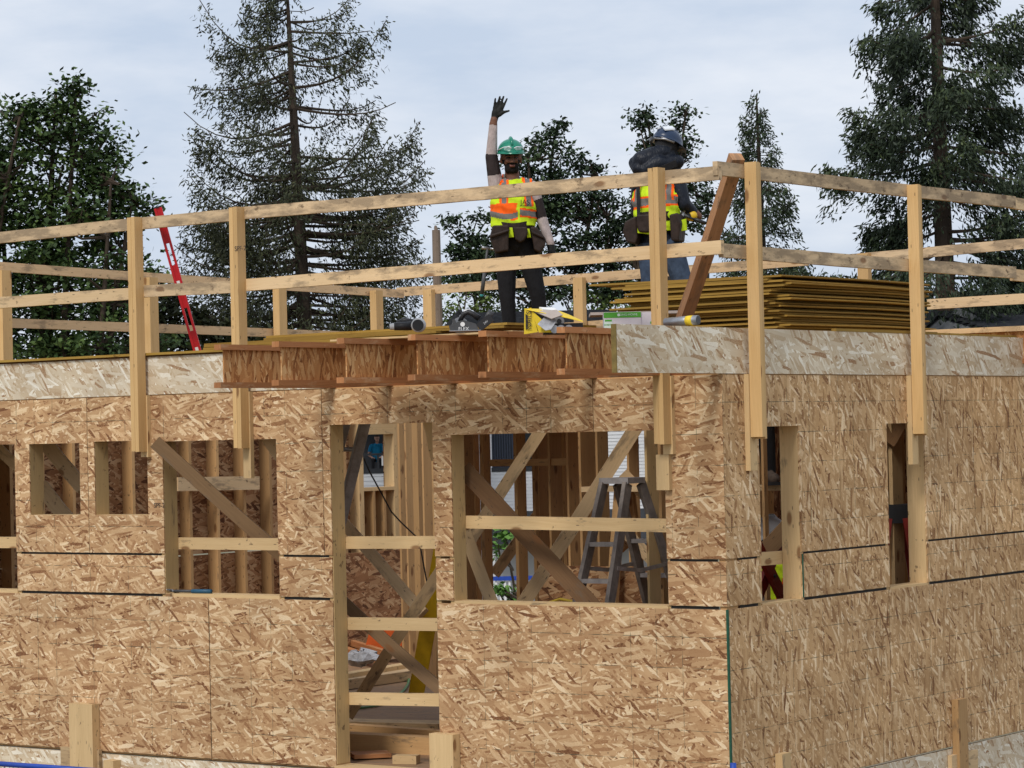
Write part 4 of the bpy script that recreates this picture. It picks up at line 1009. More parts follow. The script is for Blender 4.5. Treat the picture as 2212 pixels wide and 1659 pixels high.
MB().poly([(gx-.2, 3.2, ez), (rx0, 3.4, rz-.06), (rx0+1.3, -1.1, ez)], (0, .25, -.02)).build("gable", M_GABLE, H3, local=True)
MB().beam((gx-.5, 3.1, ez-.2), (rx0+.02, 3.1, rz+.02), .2, .5, (0, 0, 1)).build("rake_board", M_TRIM, H3, local=True)
vx, vz = h3(2133, 672); MB().hexa((vx, 1.9, vz-.1), V((.38, -.3, -.22)), V((0, .2, 0)), V((.02, 0, .08))).build("roof_vent", M_GABLE, H3, local=True)
bx0 = gx-.1; MB().bx(bx0, rx1, -.6, 6.5, 0, ez-.1).build("wall", M_GABLE, H3, local=True)
# picket fence and shrub behind the big window
pf = thing("picket_fence", "white and blue picket fence beyond the big window", "fence", PD(1110, 1262, 66.0)*V((1, 1, 0))+V((0, 0, -3.1)), FACING)
k66 = 66/FPX; zt = PD(1110, 1249, 66.0)[2]+3.1
g = MB()
for x in np.arange(-60*k66, 90*k66, .11): g.bx(x, x+.05, 0, .03, 0, zt-.05)
g.build("pickets", M_WHITE, pf, local=True); MB().bx(-60*k66, 90*k66, -.04, .05, zt-.05, zt+.05).build("top_rail", M_BLUE, pf, local=True)

# ------------------------------------------------------------------ trees
def mat_leaf(name, dark, mid, light, rough=.6):
    t = NT(name); at = t.n("ShaderNodeAttribute", attribute_name="tone")
    col = t.ramp(at.outputs['Fac'], [(0, dark), (.55, mid), (1, light)])
    return t.fin(col, rough, spec=.25)
L_MAPLE = mat_leaf("maple_leaf", (.024, .042, .016), (.050, .090, .026), (.13, .19, .05))
L_CEDAR = mat_leaf("cedar_spray", (.026, .031, .016), (.046, .053, .023), (.080, .088, .036))
L_SPRUCE = mat_leaf("spruce_needle", (.018, .028, .017), (.034, .052, .025), (.080, .105, .036))
L_OAK = mat_leaf("dark_leaf", (.017, .029, .016), (.031, .054, .025), (.065, .10, .036))
L_SLIM = mat_leaf("slim_cedar_spray", (.020, .032, .017), (.035, .055, .024), (.07, .09, .035))
L_SHRUB = mat_leaf("shrub_leaf", (.04, .065, .02), (.09, .135, .03), (.16, .20, .05))
L_BUSH = mat_leaf("bright_shrub_leaf", (.04, .09, .02), (.09, .20, .035), (.17, .32, .06))

def leaf_mesh(name, C, D, Sd, a, b, tone, mat, parent):
    """rhombic leaves: centres C, long axes D, side axes Sd, half sizes a and b"""
    n = len(C); a = a[:, None]; b = b[:, None]
    v = np.empty((n, 4, 3)); v[:, 0] = C-D*a; v[:, 1] = C+Sd*b; v[:, 2] = C+D*a; v[:, 3] = C-Sd*b
    v = v.reshape(-1, 3)-V(parent.location)
    me = bpy.data.meshes.new(name); me.vertices.add(4*n); me.vertices.foreach_set("co", v.ravel())
    me.loops.add(4*n); me.loops.foreach_set("vertex_index", np.arange(4*n, dtype=np.int32))
    me.polygons.add(n); me.polygons.foreach_set("loop_start", np.arange(0, 4*n, 4, dtype=np.int32)); me.polygons.foreach_set("loop_total", np.full(n, 4, np.int32))
    at = me.attributes.new("tone", 'FLOAT', 'FACE'); at.data.foreach_set("value", np.clip(tone, 0, 1).astype(np.float32))
    me.materials.append(mat); me.update(calc_edges=True)
    o = bpy.data.objects.new(name, me); COL.objects.link(o); o.parent = parent; return o
def unit(a): return a/np.maximum(np.linalg.norm(a, axis=1, keepdims=True), 1e-9)
GZ = -3.1

def conifer(label, D, pxb, pyb, pxt, pyt, prof, mat, dz=.42, per=5, sag=.35, up=.5, spray=40, leaf=(.17, .05), hang=.35, seed=1, keep=1.0, dense_below=None, dead=0.0, group="conifers beyond the deck", trunk_r=.3, zlow=None, start=.22, topboost=1.0, rlo=.66):
    """trunk plus whorled branches; prof lists (view y, left reach, right reach) in view units"""
    g_ = np.random.default_rng(seed); k = D/FPX
    base = PD(pxb, pyb, D); top = PD(pxt, pyt, D); ax = (top-base)/(top[2]-base[2])
    ground_p = base+ax*(GZ-base[2])
    t_ = thing("conifer_tree", label, "tree", ground_p, 0, group)
    w = MB(); H = top[2]-GZ
    n = 14; w.tube([ground_p+ax*H*i/n for i in range(n+1)], [trunk_r*(1-i/n)**.8+.02 for i in range(n+1)], 9)
    ys = np.array([p[0] for p in prof], float); zs = np.array([PD(pxt, y, D)[2] for y in ys]); o = np.argsort(zs)
    zs, lw, rw = zs[o], np.array([p[1] for p in prof], float)[o]*k, np.array([p[2] for p in prof], float)[o]*k
    C, Dd, S, A, B, T = [], [], [], [], [], []
    z = zlow if zlow is not None else zs[0]
    while z < top[2]-.1:
        c0 = ground_p+ax*(z-GZ); L_, R_ = np.interp(z, zs, lw), np.interp(z, zs, rw)
        for j in range(per):
            if g_.random() > keep: continue
            ph = g_.uniform(0, 2*math.pi); ph = ph-.32*math.sin(2*ph); cx, cy = math.cos(ph), math.sin(ph)
            reach = (R_ if cx > 0 else L_)*abs(cx)+(.5*(L_+R_))*(1-abs(cx))
            ln_ = reach*g_.uniform(rlo, 1.20)
            if ln_ < .15: continue
            dirv = RH*cx+FH*cy; m = 7
            z0 = g_.uniform(-.5, .5)*dz; sg_ = sag*g_.uniform(.3, 1.7); up_ = up*g_.uniform(.3, 1.5)
            pts = []
            for i in range(m+1):
                u = i/m
                pts.append(c0+V((0, 0, z0))+dirv*ln_*u+V((0, 0, ln_*(-sg_*u+up_*u*u*u*.8+ .12*math.sin(u*3+ph)*.3))))
            w.tube(pts, [max(.012, trunk_r*.16*(1-u/m*.9)*min(1, ln_/2.5)) for u in range(m+1)], 5, cap=False)
            if g_.random() < dead: continue
            pts = np.array(pts); ns = int(spray*ln_)+6
            u = start+(1-start)*np.sqrt(g_.random(ns)); f = u*m; i0 = np.minimum(f.astype(int), m-1); fr = (f-i0)[:, None]
            P = pts[i0]*(1-fr)+pts[i0+1]*fr
            tang = unit(pts[i0+1]-pts[i0]); side = unit(np.cross(tang, np.array([0, 0, 1.0])))
            lat = g_.normal(0, 1, ns)[:, None]*(.10+.14*ln_*(1-u*.75))[:, None]
            P = P+side*lat; hg = np.abs(g_.normal(0, hang, ns)); P[:, 2] -= hg-.06
            kk = 4
            for q in range(kk):
                Q = P+g_.normal(0, .07, (ns, 3)); 
                d = unit(tang*g_.uniform(.1, .9, (ns, 1))+side*np.sign(lat)*g_.uniform(.0, .7, (ns, 1))+np.array([0, 0, -1.0])*g_.uniform(.1, 1.3, (ns, 1))+g_.normal(0, .25, (ns, 3)))
                s = unit(np.cross(d, g_.normal(0, 1, (ns, 3))))
                C.append(Q); Dd.append(d); S.append(s); A.append(leaf[0]*g_.uniform(.6, 1.3, ns)); B.append(leaf[1]*g_.uniform(.6, 1.3, ns))
                T.append(np.clip(.45-.5*hg/max(hang, .01)*.3+g_.normal(0, .22, ns)+(g_.random()-.5)*.4, 0, 1))
        z += dz*g_.uniform(.7, 1.3)*(1 if dense_below is None or z > dense_below else .46)
    w.build("trunk", M_BARK, t_)
    leaf_mesh("crown", np.concatenate(C), np.concatenate(Dd), np.concatenate(S), np.concatenate(A), np.concatenate(B), np.concatenate(T), mat, t_)
    return t_

def broadleaf(label, D, lobes, trunks, mat, clump=.42, per=46, leaf=(.14, .085), seed=1, dens=1.0, flat=.55, depth=.8, group="broadleaf trees beyond the deck", name="broadleaf_tree", bark=.16):
    """lobes: (px, py, rx, ry) ellipses of crown in view units; trunks: (px at ground, px, py at top) limbs"""
    g_ = np.random.default_rng(seed); k = D/FPX
    b = PD(trunks[0][0], 950, D); b[2] = GZ
    t_ = thing(name, label, "shrub" if name == "shrub" else "tree", b, 0, group)
    w = MB(); limbs = []
    for (pb, px, py) in trunks:
        p0 = PD(pb, 950, D); p0[2] = GZ; p1 = PD(px, py, D)+FH*g_.uniform(-1, 1); m = 9; path = []
        bend = g_.normal(0, .35, 2)
        for i in range(m+1):
            u = i/m; path.append(p0*(1-u)+p1*u+RH*bend[0]*math.sin(u*3.1)+FH*bend[1]*math.sin(u*3.1))
        w.tube(path, [bark*(1-.85*i/m)+.012 for i in range(m+1)], 7); limbs.append(np.array(path))
    allp = np.concatenate(limbs)
    C, Dd, S, A, B, T = [], [], [], [], [], []
    for (px, py, rx, ry) in lobes:
        c = PD(px, py, D); rxm, rzm = rx*k, ry*k; rd = min(max(rxm, rzm), 2.6)*depth
        nc = max(3, int(dens*rxm*rzm*rd*3.0/(clump**2*1.5)/max(.6, (rxm*rzm*rd)**(1/3)*1.2)))
        for _ in range(nc):
            d = g_.normal(0, 1, 3); d /= np.linalg.norm(d); r_ = g_.random()**.30
            cc = c+RH*d[0]*rxm*r_+FH*d[1]*rd*r_+V((0, 0, d[2]*rzm*r_))
            # twig from the nearest limb point below
            dd = np.linalg.norm(allp-cc, axis=1)+2.0*np.maximum(0, allp[:, 2]-cc[2]+.2); q = allp[np.argmin(dd)]
            mid = (q+cc)/2+g_.normal(0, .12, 3)+V((0, 0, -.08)); w.tube([q, mid, cc], [.045, .03, .012], 4, cap=False)
            n = int(per*g_.uniform(.6, 1.4)); cl = clump*g_.uniform(.7, 1.35)
            P = cc+g_.normal(0, 1, (n, 3))*np.array([cl, cl, cl*flat])*.55
            nrm = unit(g_.normal(0, .55, (n, 3))+np.array([0, 0, 1.0])); dv = unit(np.cross(nrm, g_.normal(0, 1, (n, 3)))+np.array([0, 0, -.25])); s = np.cross(nrm, dv)
            base_t = g_.uniform(.15, .75); up_ = (P[:, 2]-cc[2])/(cl*flat+.01)
            C.append(P); Dd.append(dv); S.append(unit(s)); A.append(leaf[0]*g_.uniform(.6, 1.3, n)); B.append(leaf[1]*g_.uniform(.6, 1.3, n)); T.append(base_t+g_.normal(0, .16, n))
    w.build("trunk", M_BARK, t_)
    leaf_mesh("crown", np.concatenate(C), np.concatenate(Dd), np.concatenate(S), np.concatenate(A), np.concatenate(B), np.concatenate(T), mat, t_)
    return t_

# the big sparse cedar, slim cedar and the heavy spruce
conifer("tall sparse brownish cedar with bare limbs, taller than the frame, left of the waving worker", 70, 668, 900, 618, -60,
        [(-60, 30, 30), (0, 75, 70), (60, 165, 165), (110, 180, 185), (200, 205, 195), (300, 225, 230), (330, 235, 235), (400, 225, 270), (470, 245, 255), (540, 240, 235), (600, 255, 235), (680, 270, 230), (760, 270, 220)],
        L_CEDAR, dz=.36, per=4, sag=.22, up=.55, spray=36, leaf=(.075, .021), hang=.46, seed=4, dense_below=9.6, dead=.12, trunk_r=.30, start=.16)
conifer("slim pointed cedar right of the corner prop", 72, 1662, 900, 1634, 205,
        [(205, 5, 5), (240, 22, 18), (300, 38, 34), (330, 42, 60), (400, 55, 55), (450, 85, 80), (520, 100, 90), (600, 100, 95), (700, 100, 95)],
        L_SLIM, dz=.34, per=5, sag=.25, up=.50, spray=30, leaf=(.08, .023), hang=.32, seed=9, trunk_r=.2, start=.12)
conifer("huge dark spruce with drooping boughs filling the upper right", 66, 2052, 900, 2008, -330,
        [(-330, 5, 5), (-100, 130, 130), (0, 165, 150), (70, 175, 165), (130, 150, 190), (165, 130, 200), (215, 215, 190), (300, 265, 195), (345, 240, 230), (400, 140, 240), (440, 200, 250), (490, 310, 270), (560, 330, 270), (640, 340, 270), (700, 330, 270), (780, 320, 260)],
        L_SPRUCE, dz=.60, per=5, sag=.30, up=.22, spray=90, leaf=(.085, .026), hang=.46, seed=23, trunk_r=.36, start=.20, rlo=.5)
# maple at the left
broadleaf("leafy maple with several stems at the left edge", 64,
          [(120, 190, 34, 38), (165, 200, 16, 30), (50, 235, 30, 28), (20, 270, 45, 45), (120, 270, 90, 55), (215, 268, 45, 32), (190, 330, 85, 55), (60, 350, 95, 60), (230, 390, 70, 40), (285, 415, 50, 26), (310, 440, 24, 20),
           (30, 450, 100, 70), (150, 460, 110, 60), (260, 490, 75, 45), (60, 560, 110, 60), (200, 580, 120, 60), (310, 600, 45, 45), (90, 660, 130, 60), (260, 670, 90, 60), (40, 740, 110, 50), (180, 750, 130, 50), (330, 730, 60, 50), (-60, 420, 80, 160), (-70, 640, 80, 140)],
          [(40, 60, 260), (80, 120, 190), (120, 165, 200), (150, 250, 400), (175, 290, 430), (20, -20, 350), (100, 110, 300)], L_MAPLE, clump=.44, per=70, leaf=(.082, .052), seed=3, dens=3.6, bark=.14)
# dark trees behind the workers
broadleaf("dark rounded tree standing directly behind the waving worker", 88,
          [(1205, 275, 16, 22), (1180, 330, 40, 36), (1140, 345, 34, 36), (1135, 400, 50, 40), (1215, 395, 50, 45), (1252, 350, 18, 18), (1285, 370, 16, 20), (1265, 440, 55, 40), (1185, 465, 70, 50), (1315, 440, 28, 26), (1310, 500, 42, 40), (1060, 470, 34, 30), (1015, 520, 26, 26), (1060, 545, 45, 36), (1150, 550, 70, 50), (1250, 550, 70, 50), (985, 555, 26, 26), (1040, 610, 60, 40), (1150, 630, 70, 45), (1260, 625, 70, 45), (1330, 590, 30, 50), (960, 595, 22, 22), (975, 485, 20, 14), (1010, 560, 40, 30)],
          [(1150, 1200, 290), (1120, 1140, 350), (1180, 1290, 380), (1090, 1010, 530), (1160, 1310, 470)], L_OAK, clump=.42, per=70, leaf=(.090, .055), seed=5, dens=3.2, bark=.2)
broadleaf("dark tree with two thin bare topped leaders behind the hooded worker", 88,
          [(1385, 250, 20, 10), (1395, 275, 24, 14), (1400, 310, 24, 14), (1480, 245, 14, 12), (1468, 275, 16, 14), (1470, 330, 18, 14), (1480, 305, 14, 12), (1440, 330, 40, 30), (1420, 400, 50, 40), (1370, 380, 22, 20), (1500, 400, 45, 26), (1520, 430, 30, 16), (1480, 460, 40, 24), (1400, 470, 50, 40), (1505, 490, 28, 14), (1360, 520, 40, 45), (1430, 560, 60, 40), (1380, 620, 60, 45), (1520, 640, 30, 14)],
          [(1420, 1395, 245), (1440, 1482, 240), (1430, 1530, 430), (1410, 1370, 500)], L_OAK, clump=.38, per=64, leaf=(.085, .052), seed=6, dens=3.0, bark=.15)
broadleaf("low yellowish green young tree right of the yellow carton", 86, [(1290, 655, 40, 34), (1255, 680, 40, 30), (1330, 690, 40, 30), (1290, 720, 60, 40)],
          [(1290, 1290, 640), (1280, 1265, 660), (1300, 1325, 660)], L_SHRUB, clump=.40, per=44, leaf=(.085, .05), seed=7, dens=2.0, bark=.05, name="shrub", group="shrubs beyond the deck")
broadleaf("low yellowish green shrub behind the saw", 86, [(1010, 640, 40, 28), (960, 660, 22, 20), (1050, 670, 40, 30), (1005, 700, 60, 40)],
          [(1010, 1010, 630), (1030, 1045, 650)], L_SHRUB, clump=.40, per=44, leaf=(.085, .05), seed=8, dens=2.0, bark=.06, name="shrub", group="shrubs beyond the deck")
broadleaf("dark thicket between the maple and the cedar low at the left", 68, [(340, 640, 50, 60), (380, 700, 60, 60), (460, 720, 80, 50), (330, 760, 80, 60), (560, 740, 70, 40)],
          [(380, 380, 640), (450, 460, 690)], L_CEDAR, clump=.42, per=40, leaf=(.11, .06), seed=14, dens=4.0, bark=.1, group="trees at the left")
broadleaf("dense dark undergrowth below the spruce at the right", 72, [(1760, 690, 60, 40), (1850, 690, 60, 40), (1700, 640, 30, 30), (1960, 690, 70, 50), (2120, 680, 90, 60), (2230, 650, 60, 60)],
          [(1850, 1850, 660), (2100, 2100, 640)], L_SPRUCE, clump=.40, per=40, leaf=(.11, .05), seed=15, dens=3.2, bark=.1, group="trees at the right")
broadleaf("bright green shrub in front of the white house, seen low in the big window", 58, [(1095, 1285, 34, 34), (1075, 1265, 16, 24), (1120, 1300, 24, 26), (1083, 1185, 12, 40), (1090, 1150, 7, 16)],
          [(1092, 1083, 1150), (1095, 1110, 1260)], L_BUSH, clump=.22, per=30, leaf=(.075, .05), seed=16, dens=1.4, bark=.04, name="shrub", group="shrubs beyond the deck")
# bare twiggy sapling and the dead snag
def snag():
    p = PD(947, 700, 60); p[2] = GZ; top = PD(942, 497, 60)
    t_ = thing("dead_tree", "broken bare grey trunk standing left of the dark trees", "tree", p)
    w = MB(); n = 10; k = 60/FPX
    w.tube([p*(1-i/n)+top*i/n for i in range(n+1)], [k*(13-4*i/n) for i in range(n+1)], 10)
    w.tube([top+V((.02, 0, -.1)), top+V((-.02, 0, .1))], [k*7, k*2.5], 6); w.build("trunk", M_SNAG, t_)
    q = MB().tube([p*.45+top*.55+RH*k*26, p*.2+top*.8+RH*k*27], [k*9, k*7], 8)
snag()
def sapling():
    g_ = random.Random(31); p = PD(1765, 700, 58); p[2] = GZ; t_ = thing("bare_sapling", "thin leafless sapling left of the spruce", "tree", p)
    w = MB(); top = PD(1768, 400, 58)
    def br(a, b, r, lv):
        w.tube([a, (a+b)/2+V((g_.uniform(-.1, .1), 0, .03)), b], [r, r*.8, r*.5], 5, cap=False)
        if lv == 0: return
        for _ in range(4):
            u = g_.uniform(.45, 1); s = a*(1-u)+b*u; d = nz(b-a)+RH*g_.uniform(-.9, .9)+FH*g_.uniform(-.5, .5); br(s, s+nz(d)*np.linalg.norm(b-a)*.42, r*.5, lv-1)
    br(p, top*.45+p*.55, .03, 3); w.build("trunk", M_BARK, t_)
sapling()

# ------------------------------------------------------------------ people
def fabric(name, c, n=22, amt=.22, rough=.85, bump=.25):
    t = NT(name); tc = t.n("ShaderNodeTexCoord"); a = t.noise(tc.outputs['Object'], n, 4, .6); b = t.noise(t.mapv(tc.outputs['Object'], (1, 1, .45)), 14, 3, .6)
    col = t.mix(1.0, tuple(c), t.ramp(a, [(.3, (1-amt,)*3), (.7, (1+amt*.7,)*3)]), 'MULTIPLY')
    return t.fin(col, rough, b, bump*2.2, .02, .2)
F_BLACK = fabric("black_trousers", (.012, .012, .014)); F_SLEEVE = fabric("pale_sleeve", (.42, .35, .335)); F_DARKS = fabric("dark_sleeve_patch", (.035, .026, .026))
F_LIME = fabric("lime_vest", (.55, .74, .02), amt=.12); F_ORG = fabric("orange_band", (.95, .13, .01), amt=.12); F_GRAY = fabric("reflective_grey", (.17, .16, .15), amt=.12)
F_SKIN = fabric("brown_skin", (.155, .072, .045), 40, .12, .55, .05); F_BEARD = fabric("black_beard", (.010, .008, .007), 60, .4); F_GLOVE = fabric("black_glove", (.012, .013, .012), 30, .3, .6)
F_LEATH = fabric("dark_leather", (.030, .019, .015), 20, .4, .6); F_NAVY = fabric("navy_rain_jacket", (.010, .013, .021), 14, .35, .45, .5); F_JEAN = fabric("blue_jeans", (.05, .075, .125), 18, .35)
F_PINK = fabric("light_skin", (.40, .22, .16), 40, .1, .55, .05); F_BLUET = fabric("blue_shirt", (.01, .17, .32), 20, .2); F_HAIR = fabric("brown_hair", (.05, .03, .02), 60, .3)
F_BOOT = fabric("brown_boot", (.09, .065, .05), 30, .35); F_STRAP = fabric("black_strap", (.02, .02, .022), 20, .2); F_LIP = fabric("lip", (.20, .085, .07), 40, .1); F_EYE = fabric("eye", (.02, .015, .012), 40, .1, .4)
def plastic(name, c, rough=.28):
    t = NT(name); tc = t.n("ShaderNodeTexCoord"); n = t.noise(tc.outputs['Object'], 16, 5, .65)
    col = t.mix(t.math('MULTIPLY', t.step(n, .56, .70), .35), tuple(c), tuple(x*.5+.05 for x in c))
    return t.fin(col, rough, n, .03, .01, .5)
P_GREEN = plastic("green_hard_hat", (.008, .20, .125)); P_BLUE = plastic("blue_hard_hat", (.010, .026, .065)); P_GREY = plastic("grey_hard_hat", (.42, .43, .45)); P_WHITE = plastic("white_sticker", (.7, .73, .76)); P_LENS = plastic("clear_lens", (.22, .36, .33), .1)

def body(root, caps, voxel, cls, mats, name="body", smooth=3):
    """one continuous figure: tapered capsules fused by a voxel remesh; cls(points, label, along) gives the material of every face"""
    g = MB()
    for lab, a, b, ra, rb, sx, sy in caps:
        a, b = V(a), V(b); d = b-a; L = np.linalg.norm(d)
        d = d/L if L > 1e-6 else V((0, 0, 1))
        n = 14; path, rad = [], []
        for t in np.linspace(-1, 0, 5)[:-1]: path.append(a+d*ra*math.sin(t*math.pi/2)*.999); rad.append(max(ra*math.cos(t*math.pi/2), ra*.06))
        for t in (0, .5, 1): path.append(a+(b-a)*t); rad.append(ra+(rb-ra)*t)
        for t in np.linspace(0, 1, 5)[1:]: path.append(b+d*rb*math.sin(t*math.pi/2)*.999); rad.append(max(rb*math.cos(t*math.pi/2), rb*.06))
        i0 = len(g.v); g.tube(path, rad, n)
        if sx != 1 or sy != 1:
            c = (a+b)/2
            for i in range(i0, len(g.v)): g.v[i] = c+(g.v[i]-c)*V((sx, sy, 1))
    me = bpy.data.meshes.new(name); me.from_pydata([tuple(v) for v in g.v], [], g.f)
    o = bpy.data.objects.new(name, me); COL.objects.link(o)
    m = o.modifiers.new("r", 'REMESH'); m.mode = 'VOXEL'; m.voxel_size = voxel
    s_ = o.modifiers.new("s", 'SMOOTH'); s_.factor = .5; s_.iterations = smooth
    dg = bpy.context.evaluated_depsgraph_get(); m2 = bpy.data.meshes.new_from_object(o.evaluated_get(dg))
    bpy.data.objects.remove(o); m2.name = name
    n = len(m2.polygons); cen = np.empty(n*3); m2.polygons.foreach_get("center", cen); cen = cen.reshape(-1, 3)
    best = np.full(n, 1e9); lab = np.zeros(n, int); al = np.zeros(n); names = []
    for i, (lb, a, b, ra, rb, sx, sy) in enumerate(caps):
        a, b = V(a), V(b); c = (a+b)/2; sc = V((sx, sy, 1)); q = c+(cen-c)/sc
        d = b-a; t = np.clip(((q-a)@d)/max(d@d, 1e-9), 0, 1); dist = np.linalg.norm(q-(a+t[:, None]*d), axis=1)-(ra+(rb-ra)*t)
        w = dist < best; best[w] = dist[w]
        if lb not in names: names.append(lb)
        lab[w] = names.index(lb); al[w] = t[w]
    mi = cls(cen, lambda nm: lab == (names.index(nm) if nm in names else -1), al)
    for mt in mats: m2.materials.append(mt)
    m2.polygons.foreach_set("material_index", np.asarray(mi, np.int32)); m2.polygons.foreach_set("use_smooth", np.ones(n, bool)); m2.update()
    ob = bpy.data.objects.new(name, m2); COL.objects.link(ob); ob.parent = root
    return ob, cen, (lambda nm: lab == (names.index(nm) if nm in names else -1)), al

def shell(src, mask, off, name, mats, cls, root, thick=.006, flare=0.0):
    """clothing: the chosen faces of the body copied, pushed outward and given thickness"""
    me = src.data; n = len(me.vertices); co = np.empty(n*3); me.vertices.foreach_get("co", co); co = co.reshape(-1, 3)
    no = np.empty(n*3); me.vertices.foreach_get("normal", no); no = no.reshape(-1, 3)
    faces = [list(p.vertices) for p, k in zip(me.polygons, mask) if k]
    used = sorted({v for f in faces for v in f}); mp = {v: i for i, v in enumerate(used)}
    zz = co[used][:, 2]; o_ = off+flare*np.clip((zz.max()-zz)/(zz.max()-zz.min()+1e-6), 0, 1)
    wr = .004*np.sin(zz*70+co[used][:, 0]*30)+.003*np.sin(co[used][:, 0]*90+zz*25)
    vs = co[used]+no[used]*(o_+wr)[:, None]
    m2 = bpy.data.meshes.new(name); m2.from_pydata(vs.tolist(), [], [[mp[v] for v in f] for f in faces])
    for mt in mats: m2.materials.append(mt)
    k = len(m2.polygons); cen = np.empty(k*3); m2.polygons.foreach_get("center", cen); cen = cen.reshape(-1, 3); nr = np.empty(k*3); m2.polygons.foreach_get("normal", nr)
    m2.polygons.foreach_set("material_index", np.asarray(cls(cen, nr.reshape(-1, 3)), np.int32)); m2.polygons.foreach_set("use_smooth", np.ones(k, bool))
    ob = bpy.data.objects.new(name, m2); COL.objects.link(ob); ob.parent = root
    so = ob.modifiers.new("thick", 'SOLIDIFY'); so.thickness = thick; so.offset = -1
    return ob

def head_caps(c, yaw=0.0, pitch=0.0, s=1.0):
    """capsules of a head with centre c, facing local -y turned by yaw"""
    Rm = Matrix.Rotation(yaw, 3, 'Z') @ Matrix.Rotation(pitch, 3, 'X')
    f = lambda x, y, z: V(c)+V(Rm @ Vector((x*s, y*s, z*s)))
    H = lambda lab, p, q, a, b: (lab, f(*p), f(*q), a*s, b*s, 1, 1)
    return [H("head", (0, .012, .035), (0, .03, .03), .088, .090), H("head", (0, -.015, -.03), (0, -.02, -.045), .070, .062), H("head", (-.022, -.038, -.078), (.022, -.038, -.078), .040, .040),
            H("head", (0, -.052, -.088), (0, -.055, -.092), .026, .024), H("head", (0, -.092, .012), (0, -.108, -.022), .010, .0155), H("head", (-.012, -.098, -.026), (.012, -.098, -.026), .010, .010),
            H("head", (-.034, -.068, -.012), (.034, -.068, -.012), .022, .022), H("head", (-.035, -.078, .032), (.035, -.078, .032), .013, .013), H("lip", (-.016, -.088, -.056), (.016, -.088, -.056), .008, .008),
            H("ear", (-.079, .012, .012), (-.080, .018, -.022), .014, .012), H("ear", (.079, .012, .012), (.080, .018, -.022), .014, .012)], f

def hard_hat(root, f, mat, s=1.0, stick=None, brim=.05):
    g = MB(); nu, nv = 28, 10; b = 0
    rings = []
    for i in range(nv+1):
        la = R3(90*i/nv)
        rings.append([(f(.112*math.cos(la)*math.cos(t)*1.0, .018+.132*math.cos(la)*math.sin(t), .062+.112*math.sin(la)+.008*max(0, math.cos(t*2))*math.cos(la)*0)) for t in np.linspace(0, 2*math.pi, nu, endpoint=False)])
    # peak in front, short rim all round
    rim = [f((.118+.006)*math.cos(t), .018+(.138+(brim if math.sin(t) < 0 else .006)*max(0, -math.sin(t))**1.5)*math.sin(t), .054-.012*max(0, -math.sin(t))) for t in np.linspace(0, 2*math.pi, nu, endpoint=False)]
    rings = [rim]+rings
    for r_ in rings: g.v += [V(p) for p in r_]
    for i in range(len(rings)-1):
        for k in range(nu): k2 = (k+1) % nu; g._face([i*nu+k, i*nu+k2, (i+1)*nu+k2, (i+1)*nu+k], [(0, 0)]*4)
    o = g.build("hard_hat", mat, root, local=True, smooth=True); so = o.modifiers.new("t", 'SOLIDIFY'); so.thickness = .004; so.offset = -1
    MB().tube([f(0, -.10, .115), f(0, -.05, .168), f(0, .02, .182), f(0, .09, .166), f(0, .135, .11)], [.010, .014, .015, .014, .010], 8).build("crown_ridge", mat, o, local=True, smooth=True)
    return o

